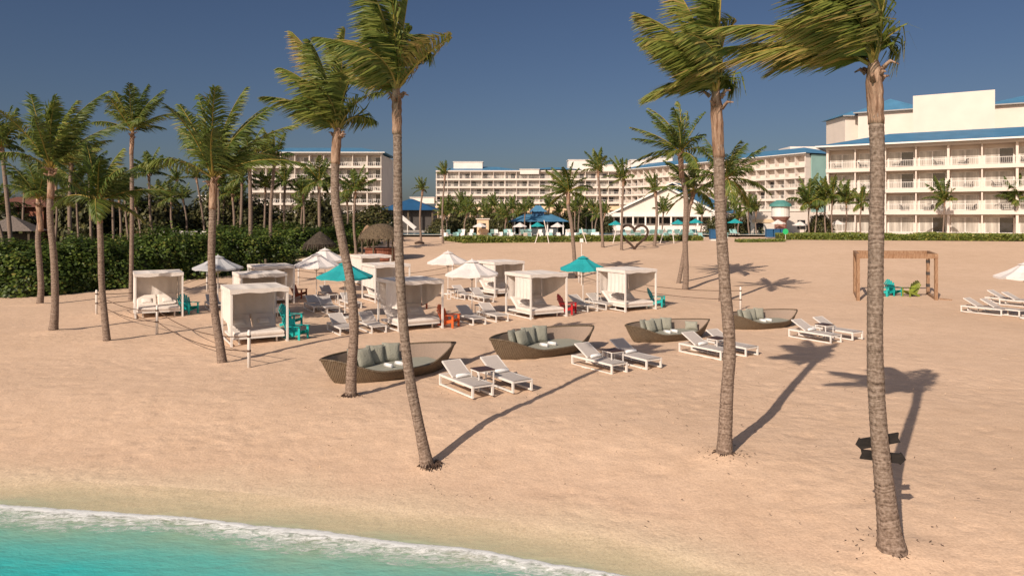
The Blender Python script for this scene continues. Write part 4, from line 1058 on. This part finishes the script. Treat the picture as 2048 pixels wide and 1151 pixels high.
def hip(mb,x0,x1,y0,y1,z,h,ins,over=.5):
    x0-=over;x1+=over;y0-=over;y1+=over; ym=(y0+y1)/2
    if (x1-x0)<(y1-y0): 
        a=mb.vert(((x0+x1)/2,y0+ins,z+h)); b=mb.vert(((x0+x1)/2,y1-ins,z+h)); c=[mb.vert((x0,y0,z)),mb.vert((x1,y0,z)),mb.vert((x1,y1,z)),mb.vert((x0,y1,z))]
        mb.face((c[0],c[1],a)); mb.face((c[1],c[2],b,a)); mb.face((c[2],c[3],b)); mb.face((c[3],c[0],a,b)); mb.face(c[::-1]); return
    a=mb.vert((x0+ins,ym,z+h)); b=mb.vert((x1-ins,ym,z+h)); c=[mb.vert((x0,y0,z)),mb.vert((x1,y0,z)),mb.vert((x1,y1,z)),mb.vert((x0,y1,z))]
    mb.face((c[0],c[1],b,a)); mb.face((c[1],c[2],b)); mb.face((c[2],c[3],a,b)); mb.face((c[3],c[0],a)); mb.face(c[::-1])
m_=MB(); hip(m_,-3.5,3.5,-3,3,4.0,1.3,2.5,.7); m_.build('roof',M['redroof'],t)
for x in (-2,.3,2.2): m_=MB(); m_.box((0,0,0),(1.0,.1,1.1)); o=m_.build('window',M['darkglass'],t); o.location=(x,-3.02,2.4)
lo2=None

# ------------------------------------------------------------------ hotels
def chair_mesh():
    mb=MB(); mb.box((0,0,.36),(.62,.9,.07)); mb.span((0,.35,.36),(0,.72,.92),.6,.06)
    for x in (-.27,.27):
        for y in (-.4,.35): mb.box((x,y,.17),(.05,.05,.33))
        mb.box((x,-.05,.56),(.05,.7,.04)); mb.box((x,-.38,.45),(.04,.04,.2))
    return mb
chair0=chair_mesh().build('balcony_chair',M['dark']); tag(chair0,'dark outdoor chair on a hotel balcony','chair')
def hotel(name,label,P0,P1,depth,z0,fh,nf,bays,roof=(2.4,5,.9),top_band=.5,wmat='stucco',arc=0,chairs=.0,seed=0,groupc=None,pairs=True,slabh=.42,recess=1.7,roofmat='roof',dark_p=.12,rail=True,ground_open=False,pent=None):
    rng=random.Random(seed); d=Vector((P1[0]-P0[0],P1[1]-P0[1],0)); Ln=d.length; rz=math.atan2(d.y,d.x)
    t=empty(name,(P0[0],P0[1],z0),rz,label,'hotel'); bw=Ln/bays; Ht=fh*nf
    w=MB(); w.box((Ln/2,recess+(depth-recess)/2,(Ht-3)/2),(Ln,depth-recess,Ht+3)); w.build('wall',M[wmat],t)
    for k in range(bays+1):
        m=MB(); ww=.30 if (not pairs or k%2==0) else .16; m.box((0,recess/2-.02,0),(ww,recess+.04,Ht-fh*.0)); o=m.build('partition_wall',M[wmat],t); o.location=(k*bw+(.15 if k==0 else (-.15 if k==bays else 0)),0,Ht/2)
    for f in range(nf+1):
        m=MB(); hh=slabh if f<nf else top_band; zc=f*fh-.02 if f<nf else Ht+top_band/2-.05
        m.box((Ln/2,(recess-.14)/2-.1,zc),(Ln+.1,recess+.18,hh)); m.build('balcony_slab' if f<nf else 'cornice',M[wmat],t)
    # shared meshes
    fm=MB(); gw=bw*.82; gh=fh-slabh-.45
    for x in (-gw/2,0,gw/2): fm.box((x,0,gh/2),(.09,.08,gh))
    for z in (0,gh): fm.box((0,0,z),(gw+.09,.09,.08))
    pa=MB(); pa.box((-gw/4-.0,0,gh/2),(gw/2-.1,.03,gh-.09)); pa.box((gw/4,0,gh/2),(gw/2-.1,.03,gh-.09))
    pb=MB(); pb.box((-gw/4-.0,0,gh/2),(gw/2-.1,.03,gh-.09),m=1); pb.box((gw/4,0,gh/2),(gw/2-.1,.03,gh-.09))
    fo=None; po=None; qo=None; cnt=0
    for f in range(nf):
        for k in range(bays):
            if cnt>=100: continue
            cnt+=1
            if fo is None: w_=fm.build('window',M['white'],t); fo=w_; p_=pa.build('pane',[M['curtain'],M['darkglass']],w_); po=p_; qo=pb.build('pane',[M['curtain'],M['darkglass']]); qm=qo.data; bpy.data.objects.remove(qo)
            else:
                w_=fo.copy(); COL.objects.link(w_); w_.parent=t
                p_=po.copy(); 
                if rng.random()<dark_p*2.2: p_.data=qm
                COL.objects.link(p_); p_.parent=w_
            w_.location=((k+.5)*bw,recess-.05,f*fh+slabh/2+.05)
            if rng.random()<.5: w_.rotation_euler=(0,0,math.pi); 
            if chairs and (f>0 or ground_open) and rng.random()<chairs:
                c=chair0.copy(); COL.objects.link(c); lx=(k+.5)*bw+rng.uniform(-.25,.25)*bw; ly=rng.uniform(.5,.9)
                v=Vector((lx,ly,0)); v.rotate(Matrix.Rotation(rz,3,'Z')); c.location=(P0[0]+v.x,P0[1]+v.y,z0+f*fh+slabh/2-.02); c.rotation_euler=(0,0,rz+rng.choice((-1.5,1.4,1.7,-1.2)))
                tag(c,'dark outdoor chair on a balcony of '+groupc,'chair','chairs on the balconies of '+groupc)
    if rail:
        for f in range(1,nf):
            m=MB(); zb=f*fh+slabh/2-.02
            m.box((Ln/2,-.05,zb+.92),(Ln-.1,.06,.06)); m.box((Ln/2,-.05,zb+.12),(Ln-.1,.04,.04))
            step=.22 if depth and Ln<60 and P0[1]<130 else .55
            x=.1
            while x<Ln-.1: m.box((x,-.05,zb+.52),(.028 if step<.4 else .06,.028,.78)); x+=step
            m.build('balcony_railing',M['white'],t)
    if roof:
        h,ins,ov=roof; m=MB(); hip(m,0,Ln,0,depth,Ht+top_band+.06,h,ins,ov); m.build('roof',M[roofmat],t)
        m=MB(); zz=Ht+top_band-.02
        m.box((Ln/2,-ov-.03,zz),(Ln+2*ov,.08,.22)); m.box((-ov-.03,depth/2,zz),(.08,depth+2*ov,.22)); m.build('gutter',M['white'],t)
    return t,rz,Ln
# right hotel
hA,rzA,LA=hotel('hotel','large cream hotel at right, four storeys with wide blue roof',(47.1,108.6),(80.1,87.6),16,2.3,3.12,4,10,roof=(2.2,9,1.3),top_band=.45,chairs=.85,seed=3,groupc='the right hotel',slabh=.55,dark_p=.16,ground_open=False,recess=1.6)
# higher blocks behind the right hotel
def block(name,label,px0,px1,ytop,D,dep,cat='building',roofh=None,m='stucco',win=False,slope=0):
    X0=(px0-CX)/F*D; X1=(px1-CX)/F*D; zt=H-(ytop-YH)/F*D
    t=empty(name,(X0,D,ground(X0,D)),rzA if slope else 0,label,cat); w=X1-X0
    if slope: w=w/ (math.cos(rzA)-math.sin(rzA)*(px1-CX)/F) if True else w
    z=zt-t.location.z; b=MB(); b.box((w/2,dep/2,z/2-.5),(w,dep,z+1)); b.build('wall',M[m],t)
    if roofh: r=MB(); hip(r,0,w,0,dep,z+.05,roofh,min(w,dep)*.45,.7); r.build('roof',M['roof'],t); r=MB(); r.box((w/2,-.74,z-.05),(w+1.4,.08,.2)); r.build('gutter',M['greywall'],t)
    if win:
        for k,(x,zz,sx,sz) in enumerate(win): r=MB(); r.box((0,0,0),(sx,.12,sz)); o=r.build('window',M['darkglass'],t); o.location=(x,-.03,zz)
    return t
block('stair_tower','plain tall cream block rising above the right hotel roof',1826,1990,192,124,14,slope=1)
block('hotel_wing','cream upper wing with blue hip roof left of the tall plain block',1716,1840,226,132,16,roofh=2.6,slope=1)
block('hotel_wing','cream upper wing with blue hip roof at the right picture edge',1966,2200,212,125,16,roofh=2.4,slope=1)
block('stair_tower','narrow cream end tower with dark openings left of the upper wing',1690,1722,232,134,8,roofh=.9,win=[(1.5,14.6,1.2,1.5),(1.5,10.5,1.2,1.2)])
# long wing in the middle distance
def zof(py,D): return H-(py-YH)/F*D
D1=288; xl=(872-CX)/F*D1; xm=(1240-CX)/F*D1
z0=zof(437,D1); fh=(zof(343,D1)-z0)/6
hotel('hotel','long cream hotel wing across the centre distance, six storeys',(xl,D1),(xm,D1),18,z0,fh,6,16,roof=None,top_band=.5,chairs=.55,seed=5,groupc='the long hotel wing',slabh=.7,pairs=True,dark_p=.28)
D2a=284; D2b=206; x2a=(1240-CX)/F*D2a; x2b=(1611-CX)/F*D2b
hotel('hotel','cream hotel wing with teal end wall between the long wing and right hotel',(x2a,D2a),(x2b,D2b),18,z0-.4,3.13,6,24,roof=(2.6,9,1.0),top_band=.5,chairs=.5,seed=6,groupc='the teal ended hotel wing',slabh=.65,dark_p=.25)
t=empty('ground_arcade',(xl,D1-3,ground(0,200)),0,'tan ground floor arcade along the foot of the long hotel wing','arcade'); m_=MB(); Wd=xm-xl; ha=zof(412,D1)-ground(0,200)
m_.box((Wd/2,1.4,ha-.8),(Wd,2.6,1.6)); m_.build('fascia',M['tan'],t)
for k in range(17): m_=MB(); m_.box((0,0,(ha-1.6)/2),(1.0,1.0,ha-1.6)); o=m_.build('pillar',M['tan'],t); o.location=(.6+k*(Wd-1.2)/16,.8,0)
# teal end wall
d=Vector((x2b-x2a,D2b-D2a,0)).normalized(); nrm=Vector((-d.y,d.x,0)) ; t=empty('end_wall_panel',(x2b+d.x*.2,D2b+d.y*.2,z0),math.atan2(d.y,d.x),'teal painted end facade of the hotel wing','wall')
m_=MB(); m_.box((.1,6,9.3),(.2,8,18.6)); m_.build('wall',M['tealwall'],t); m_=MB(); m_.box((.08,13.5,9.3),(.16,7,18.6)); m_.build('side_wall',M['greywall'],t)
block('roof_block','white plant block behind the teal ended wing roof',1580,1662,293,232,10,m='stucco2')
# roofs and boxes on the long wing
def roofpiece(label,px0,px1,yb,yt,D,dep,ins=3):
    X0=(px0-CX)/F*D; X1=(px1-CX)/F*D; t=MB(); hip(t,0,X1-X0,0,dep,0,(yb-yt)/F*D,ins,.8)
    tag(t.build('blue_roof',M['roof'],None,loc=(X0,D,zof(yb,D))),label,'roof')
roofpiece('low blue roof on the left end of the long hotel wing',874,1040,341,331,289,16,10)
roofpiece('low blue roof in the middle of the long hotel wing',1062,1160,339,332,289,16,8)
def roofbox(label,px0,px1,yb,yt,D,dep,m='stucco2'):
    X0=(px0-CX)/F*D; X1=(px1-CX)/F*D; hz=(yb-yt)/F*D+1; t=MB(); t.box(((X1-X0)/2,dep/2,hz/2-1),(X1-X0,dep,hz)); t.box(((X1-X0)/2,dep/2,hz-.9),(X1-X0+.5,dep+.5,.25))
    tag(t.build('roof_block',M[m],None,loc=(X0,D,zof(yb,D))),label,'roof block')
roofbox('long white plant box on the left part of the long wing roof',907,965,335,324,293,6)
roofbox('white block on the long wing roof behind the bent palm crown',1137,1180,342,320,293,8)
roofbox('white penthouse block above the long wing, left of the tallest one',1180,1262,346,330,292,9)
roofbox('white block on the roof line above the restaurant gable',1262,1300,343,320,288,8)
roofbox('tall white block on the roof line right of the restaurant gable',1300,1345,340,315,282,8)
roofbox('white block on the roof line hidden by the bushy palm',1380,1430,338,318,270,8)
roofbox('small white parapet block on the long wing right of centre',1040,1078,343,339,287,5)
# left hotel
D3=187; z3=zof(457,D3); f3=(zof(309,D3)-z3)/6
hotel('hotel','cream hotel block at left behind the palms with blue roof',((503-CX)/F*D3,D3),((763-CX)/F*D3,D3),18,z3,f3,6,9,roof=(2.0,8,1.0),top_band=.5,chairs=.8,seed=8,groupc='the left hotel block',slabh=.5,dark_p=.2)
roofbox('pale low building between the left palms, far behind',398,455,402,392,200,10); roofbox('pale low roof far behind left of the long wing',820,868,402,395,300,12)

# blue roofed dark building
D=128; X=(764-CX)/F*D; t=empty('blue_roofed_pavilion',(X,D,ground(X,D)),0,'dark pavilion with steep blue roof beside the left hotel block','pavilion')
w=(868-764)/F*D; zt=zof(420,D)-t.location.z
m_=MB(); m_.box((w/2,5,zt/2),(w-.6,8,zt)); m_.build('wall',M['dark'],t); m_=MB(); hip(m_,0,w,0,10,zt,(420-396)/F*D,w*.42,.6); m_.build('roof',M['navyroof'],t)
for k in range(5): m_=MB(); m_.box((0,0,zt/2),(.3,.3,zt)); o=m_.build('post',M['stemwood'],t); o.location=(.3+k*(w-.6)/4,.2,0)
# white tents / slide
D=112; X=(802-CX)/F*D; t=empty('water_slide',(X,D,ground(X,D)),0,'white curved water slide structure left of the pool','slide')
m_=MB()
for s,(x0,x1,za,zb) in enumerate(((-2.2,-.2,.6,2.6),(-.2,2.2,2.6,.6))): m_.span((x0,0,za),(x1,0,zb),1.1,.16); m_.span((x0,-.55,za+.2),(x1,-.55,zb+.2),.08,.5); m_.span((x0,.55,za+.2),(x1,.55,zb+.2),.08,.5)
m_.build('chute',M['white'],t); m_=MB()
for x in (-2,-1,0,1,2): m_.box((x,0,.9),(.12,.12,1.8-.5*abs(x)))
m_.build('supports',M['white'],t)
# blue bar pavilion
D=101; X=(1078-CX)/F*D; t=empty('pool_bar',(X,D,ground(X,D)),0,'open pool bar with bright blue gabled roof and small cupola','bar')
zg=t.location.z; ze=zof(443,D)-zg; zr=zof(428,D)-zg
m_=MB(); hw=(1138-1019)/2/F*D
hip(m_,-hw,hw,0,7,ze,zr-ze,hw*.55,.1); m_.build('roof',M['roof'],t)
m_=MB(); hip(m_,-1.0,1.0,2.6,4.4,zr+.35,.9,.9,.25); m_.build('cupola_roof',M['roof'],t); m_=MB(); m_.box((0,3.5,zr+.1),(1.7,1.5,.6)); m_.build('cupola',M['bluebin'],t)
for x in (-3.4,-1.2,1.2,3.4):
    for y in (.6,6.4): m_=MB(); m_.box((0,0,ze/2),(.18,.18,ze)); o=m_.build('post',M['white'],t); o.location=(x,y,0)
m_=MB(); m_.box((0,3.6,.55),(5.6,2.6,1.1)); m_.build('counter',M['stucco'],t)
m_=MB(); m_.box((0,5,ze/2+.4),(6.8,.2,ze-.9)); m_.build('back_wall',M['dark'],t)
# white restaurant
D=122; x0=(1192-CX)/F*128; fpx=lambda px:((px-CX)/F*128-x0)/(.866+.5*(px-CX)/F); t=empty('restaurant',(x0,128,ground(x0,128)),-R(30),'white restaurant with big white gable and blue roof behind the pool','restaurant'); zg=t.location.z; W=fpx(1452)
zf=zof(433,D)-zg; zfa=zof(425,D)-zg; za=zof(377,D)-zg
m_=MB(); m_.box((W/2,1.2,(zf+zfa)/2),(W,2.4,zfa-zf)); m_.box((W/2,9,zf/2),(W-1,13,zf)); m_.build('wall',M['stucco2'],t)
m_=MB(); gx0=fpx(1228); gx1=fpx(1428); gm=fpx(1334)
a=[m_.vert((gx0,.6,zfa)),m_.vert((gx1,.6,zfa)),m_.vert((gm,.6,za))]; b_=[m_.vert((gx0,.9,zfa)),m_.vert((gx1,.9,zfa)),m_.vert((gm,.9,za))]; m_.face(a); m_.face(b_[::-1]); m_.build('gable',M['stucco'],t)
m_=MB(); o_=.5
for (xa,zaa,xb,zbb) in ((gx0-.6,zfa-.05,gm,za+.35),(gm,za+.35,gx1+.6,zfa-.05)):
    m_.poly([(xa,.1,zaa),(xb,.1,zbb),(xb,16,zbb),(xa,16,zaa)]); m_.poly([(xa,.1,zaa-.12),(xa,16,zaa-.12),(xb,16,zbb-.12),(xb,.1,zbb-.12)])
m_.build('roof',M['roof'],t)
m_=MB()
m_.span((gx0-.6,.0,zfa-.1),(gm,.0,za+.3),.25,.3); m_.span((gm,.0,za+.3),(gx1+.6,.0,zfa-.1),.25,.3); m_.build('bargeboard',M['white'],t)
m_=MB()
m_.poly([(gm-1.9,3,za+.35),(gm,3,za+1.15),(gm,11,za+1.15),(gm-1.9,11,za+.35)]); m_.poly([(gm,3,za+1.15),(gm+1.9,3,za+.35),(gm+1.9,11,za+.35),(gm,11,za+1.15)]); m_.build('roof_monitor',M['roof'],t)
m_=MB(); m_.span((gm-1.9,2.95,za+.3),(gm,2.95,za+1.1),.15,.16); m_.span((gm,2.95,za+1.1),(gm+1.9,2.95,za+.3),.15,.16); m_.box((gm,3.1,za+.35),(2.6,.1,.5)); m_.build('monitor_trim',M['white'],t)
n=10
for k in range(n+1): m_=MB(); m_.box((0,0,zf/2),(.26,.26,zf)); o=m_.build('column',M['white'],t); o.location=(.15+k*(W-.3)/n,.2,0)
for k in range(n): m_=MB(); m_.box((0,0,0),((W-.3)/n-.4,.1,zf-1.5)); o=m_.build('window',M['darkglass'],t); o.location=(.15+(k+.5)*(W-.3)/n,2.44,1.3+(zf-1.5)/2)
m_=MB(); m_.box((W/2,.0,.95),(W,.05,.06)); m_.box((W/2,-.02,.5),(W,.03,.75)); m_.build('railing',M['stucco2'],t)
# kiosk with round teal tower
D=100; X=(1561-CX)/F*D; t=empty('kiosk_tower',(X,D,ground(X,D)),0,'round kiosk tower with teal cap, white drum and red base','kiosk'); zg=t.location.z
zz=lambda py:zof(py,D)-zg
m_=MB(); m_.tube([(0,0,zz(433)),(0,0,zz(413))],1.2,20); m_.build('drum',M['white'],t)
m_=MB(); m_.tube([(0,0,zz(413)),(0,0,zz(408)),(0,0,zz(400))],[1.5,1.4,.5],20); m_.build('cap',mat('teal_cap',(.08,.24,.22),.7),t)
m_=MB(); m_.tube([(0,0,zz(441)),(0,0,zz(433))],[.9,1.3],20); m_.tube([(0,0,0),(0,0,zz(441))],.8,12); m_.build('base',M['redpaint'],t)
D=104; t=empty('cream_annex',((1502-CX)/F*D,D,ground(30,D)),0,'cream flat roofed annex building behind the kiosk tower','building'); m_=MB(); m_.box((5.3,3,2.2),(10.6,6,zof(415,D)-t.location.z)); 
m_=MB(); hh=zof(424,D)-t.location.z; m_.box((5.5,3,hh/2),(11,6,hh)); m_.build('wall',M['stucco'],t); m_=MB(); m_.box((2.0,-.06,hh*.62),(3.6,.12,.5)); m_.build('canopy',M['tan'],t)
for x in (1.2,4.0,7.2,9.4): m_=MB(); m_.box((0,0,0),(1.1,.1,1.3)); o=m_.build('window',M['darkglass'],t); o.location=(x,-.03,1.6)
# signs, bins
b=gpx(1571,482); t=empty('green_sign',b,0,'small round green sign on a thin post at the sand edge','sign'); m_=MB(); m_.tube([(0,-.03,1.15),(0,.03,1.15)],.34,18); m_.build('sign_face',M['green'],t); m_=MB(); m_.tube([(0,0,0),(0,0,1.2)],.03,6); m_.build('post',M['white'],t)
b=gpx(1427,481); t=empty('blue_bin',b,0,'dark blue box cabinet at the end of the pool hedge','bin'); m_=MB(); m_.box((0,0,.75),(.9,.7,1.1),taper=1.0); m_.box((0,0,1.34),(1.0,.8,.08)); m_.build('body',M['bluebin'],t); m_=MB(); m_.box((0,0,.1),(.8,.6,.2)); m_.build('base',M['white'],t)
D=95; 
for k,px in enumerate((1538,1552,1566)): X=(px-CX)/F*D; m_=MB(); m_.box((0,0,.6),(.8,.7,1.0)); m_.box((0,0,1.14),(.86,.76,.08)); tag(m_.build('blue_counter',M['bluebin'],None,loc=(X,D,ground(X,D))),('left','middle','right')[k]+' of three blue counter boxes under the kiosk tower','counter','blue counters under the kiosk')
D=100; X=(966-CX)/F*D; t=empty('cream_kiosk',(X,D,ground(X,D)),0,'small cream square kiosk behind the pool hedge','kiosk'); m_=MB(); m_.box((0,0,1.2),(1.6,1.4,2.4)); m_.build('wall',M['tan'],t); m_=MB(); m_.box((0,0,2.45),(1.9,1.7,.14)); m_.build('roof',M['stucco'],t); m_=MB(); m_.box((.1,-.72,1.5),(.6,.06,.7)); m_.build('window',M['darkglass'],t)

# pool terrace
m_=MB(); m_.box((60,215,2.36),(200,232,.06)); o=m_.build('pool_terrace',M['deck']); tag(o,kind='structure')
m_=MB(); m_.box((10,104,2.36),(62,9,.10)); o=m_.build('pool_water',M['pool']); tag(o,kind='structure')
def ll():
    t=empty('pool_lounger',(0,0,0),0,'x','sun lounger'); m=MB(); m.box((0,.6,.32),(.66,1.25,.07)); m.span((0,1.2,.34),(0,1.65,.92),.62,.07); m.build('sling',M['aqua'],t)
    f=MB()
    for x in (-.3,.3):
        for y in (.05,1.2): f.box((x,y,.15),(.05,.05,.3))
    f.box((.35,.7,.28),(.05,1.4,.06)); f.box((-.35,.7,.28),(.05,1.4,.06)); f.build('frame',M['white'],t); return t
pl1=ll(); M_aq=M['aqua']; M['aqua']=M['white']; pl2=ll(); M['aqua']=M_aq
rng=random.Random(77)
for k in range(96):
    px=rng.uniform(1010,1475) if k<70 else rng.uniform(880,1060); D=rng.uniform(91.5,99); X=(px-CX)/F*D
    q=place(pl1 if rng.random()<(.8 if px>1150 else .3) else pl2,(X,D,2.0+.35*(D>96)),R(rng.choice((0,10,-10,160,180))),None,s=.82)
    q['label']=('aqua sling' if q.children[0].data.materials[0]==M_aq else 'white')+' pool lounger in the crowded rows behind the low hedge'; q['group']=('aqua' if 'aqua' in q['label'] else 'white')+' loungers round the pool'; q['category']='sun lounger'
for i,(px,D,sx,sz) in enumerate([(884,104,.5,.62),(915,107,.5,.72),(945,104,.5,.66),(985,108,.5,.78),(1012,105,.5,.7),(1048,110,.5,.8),(1105,111,.5,.8),(1132,107,.5,.72),(1152,109,.5,.82),(1182,110,.5,.74),(1205,112,.45,.7),(1438,108,.5,.7),(1478,110,.6,.8),(1505,106,.5,.75),(1640,98,.4,.75),(1465,104,.4,.6)]):
    X=(px-CX)/F*D
    bush('terrace_shrub',Vector((X,D,ground(X,D))),BF[i%3],(sx,.5,sz),'olive green shrub of the pool terrace planting before the hotel wings','shrub','shrubs of the pool terrace planting',rz=i*1.1)
# pool umbrellas
for px,py,k,lab in ((1231,442,0,'small teal umbrella at the left of the restaurant terrace'),(1356,440,0,'small teal umbrella left one before the restaurant'),(1391,438,0,'small teal umbrella right one before the restaurant'),(1470,438,0,'small teal umbrella at the right end of the pool'),
   (1075,445,0,'small teal umbrella under the blue pool bar edge'),(1040,446,1,'small white umbrella left of the pool bar'),(1115,447,1,'small white umbrella right of the pool bar'),
   (1556,440,1,'white umbrella in front of the kiosk tower'),(1600,443,1,'white umbrella right of the kiosk tower'),(1640,440,1,'white umbrella at the left corner of the right hotel'),(1675,441,1,'white umbrella before the right hotel ground floor'),(960,446,1,'small white umbrella near the cream kiosk')):
    D=(100-2.45)*.0+98; X=(px-CX)/F*D; z=zof(py,D)-2.62*.75
    place((ut,uw)[k],(X,D,max(z,2.0)),R(20),lab,'umbrellas round the pool',s=.75)
# thin props leaning at young palms
for k,(a,bb) in enumerate((((1088,440),(1098,480)),((1078,462),(1070,480)),((1163,455),(1173,481)),((1233,455),(1226,480)),((1345,458),(1348,480)),((1330,455),(1320,480)))):
    D=83.5; p=at(a[0],a[1],D); q=at(bb[0],bb[1],D); q.z=ground(q.x,D); m_=MB(); m_.tube([q-q,p-q],.05,6); tag(m_.build('wooden_prop',M['stucco2'],None,loc=q),'pale wooden prop leaning at the hedge supporting a young palm','prop','props leaning along the pool hedge')
# white benches behind the left hedge
for k,px in enumerate((325,340,366,388,402)):
    D=72; X=(px-CX)/F*D; zz_=zof(467,D); m_=MB(); m_.box((0,0,(zz_-ground(X,D))-.3),(1.0,.8,.18)); m_.box((0,.35,(zz_-ground(X,D))-.0),(1.0,.1,.5)); m_.box((-.4,0,(zz_-ground(X,D))/2-.2),(.08,.6,(zz_-ground(X,D))-.4)); m_.box((.4,0,(zz_-ground(X,D))/2-.2),(.08,.6,(zz_-ground(X,D))-.4))
    tag(m_.build('white_bench',M['white'],None,loc=(X,D,ground(X,D))),'white seat showing above the hedge at left','bench','white seats above the left hedge')

# small debris on the sand: twigs and husks around the palm feet
m_=MB(); rng=random.Random(12)
for (cx_,cy_,rad,n) in ((gb.x,gb.y,.55,150),(gpx(1447,912).x,gpx(1447,912).y,.5,110),(gpx(862,932).x,gpx(862,932).y,.35,50),(gpx(701,793).x,gpx(701,793).y,.35,40),(3,15,9,240)):
    for k in range(n):
        a=rng.uniform(0,6.28); r_=rad*abs(rng.gauss(.55,.35)) if rad<2 else rad*rng.random()**.5; x=cx_+math.cos(a)*r_; y=cy_+math.sin(a)*r_
        if shore(x,y)>-1.6: continue
        l=rng.uniform(.01,.05); b=rng.uniform(0,6.28); z=ground(x,y)+.05
        m_.span((x,y,z),(x+math.cos(b)*l,y+math.sin(b)*l,z+rng.uniform(-.03,.03)),.008,.008)
sh=MB()
for k in range(110):
    x=rng.uniform(-14,14); y=rng.uniform(9.5,26)
    if abs(x)>y*.75 or shore(x,y)>-1.8: continue
    r_=rng.uniform(.004,.010); z=ground(x,y)+.03
    sh.tube([(x,y,z-.02),(x,y,z+r_)],[r_,r_*.4],5)
tag(sh.build('shell_bits',M['tan']),'tiny pale shell and coral bits scattered on the sand','litter',kind='stuff')
tag(m_.build('twig_litter',M['twig']),'dry twigs and husk bits scattered on the sand','litter',kind='stuff')

for px,py,r_,h_ in ((1790,1108,.5,.10),(1447,912,.45,.08),(862,932,.3,.05),(701,793,.4,.05),(105,662,.6,.10),(78,609,.6,.12),(216,685,.4,.05),(447,725,.35,.05)):
    g=gpx(px,py); MOUNDS.append((g.x,g.y,r_,h_))
build_ground(); build_water()

# ------------------------------------------------------------------ camera, light
cam=bpy.data.cameras.new('camera'); co=bpy.data.objects.new('camera',cam); COL.objects.link(co); sc.camera=co
co.location=(0,0,H); co.rotation_euler=(R(90),0,0); cam.sensor_width=36; cam.lens=36*F/2048; cam.shift_y=-(575.5-YH)/2048; cam.clip_end=6000; cam.clip_start=.1
sun=bpy.data.lights.new('sun','SUN'); so=bpy.data.objects.new('sun',sun); COL.objects.link(so)
el=R(32.5); az=R(32.3); dv=Vector((math.sin(az)*math.cos(el),math.cos(az)*math.cos(el),-math.sin(el)))
so.rotation_euler=dv.to_track_quat('-Z','Y').to_euler(); sun.energy=4.2; sun.angle=R(.5); sun.color=(1.0,.86,.72)
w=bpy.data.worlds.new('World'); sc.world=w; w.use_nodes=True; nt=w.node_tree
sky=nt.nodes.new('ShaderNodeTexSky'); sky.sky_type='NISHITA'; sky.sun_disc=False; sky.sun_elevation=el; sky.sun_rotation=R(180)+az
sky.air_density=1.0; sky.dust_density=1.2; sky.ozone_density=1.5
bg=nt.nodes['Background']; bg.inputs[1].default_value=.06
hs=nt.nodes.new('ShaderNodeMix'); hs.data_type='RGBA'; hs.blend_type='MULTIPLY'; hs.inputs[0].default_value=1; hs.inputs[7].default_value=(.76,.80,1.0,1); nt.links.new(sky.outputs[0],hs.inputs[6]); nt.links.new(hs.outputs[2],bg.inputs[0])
# polarised deep sky ahead; behind the camera brightened and warmed as added shadow fill
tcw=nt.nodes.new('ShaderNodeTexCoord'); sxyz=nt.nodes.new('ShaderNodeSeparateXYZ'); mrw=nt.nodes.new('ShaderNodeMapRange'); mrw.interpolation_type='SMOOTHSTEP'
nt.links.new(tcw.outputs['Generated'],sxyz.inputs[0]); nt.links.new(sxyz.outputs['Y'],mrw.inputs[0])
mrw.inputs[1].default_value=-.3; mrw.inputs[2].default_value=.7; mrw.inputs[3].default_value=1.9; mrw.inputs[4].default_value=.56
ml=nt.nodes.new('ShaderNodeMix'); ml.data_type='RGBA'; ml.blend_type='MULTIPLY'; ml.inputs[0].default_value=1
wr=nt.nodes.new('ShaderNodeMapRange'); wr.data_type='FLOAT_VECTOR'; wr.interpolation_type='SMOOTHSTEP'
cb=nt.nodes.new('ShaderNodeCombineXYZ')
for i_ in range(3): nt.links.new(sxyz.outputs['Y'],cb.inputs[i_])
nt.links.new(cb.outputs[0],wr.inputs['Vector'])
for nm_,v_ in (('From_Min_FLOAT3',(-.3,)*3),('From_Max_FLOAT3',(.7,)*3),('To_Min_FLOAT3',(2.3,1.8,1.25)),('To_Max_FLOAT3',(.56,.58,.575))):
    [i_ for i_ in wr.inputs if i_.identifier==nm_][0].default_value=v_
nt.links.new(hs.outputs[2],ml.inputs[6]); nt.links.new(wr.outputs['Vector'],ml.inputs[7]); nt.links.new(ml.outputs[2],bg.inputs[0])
vs=sc.view_settings; vs.view_transform='Standard'; vs.look='None'; vs.gamma=1; vs.exposure=.36; vs.use_curve_mapping=False
sc.render.engine='CYCLES'
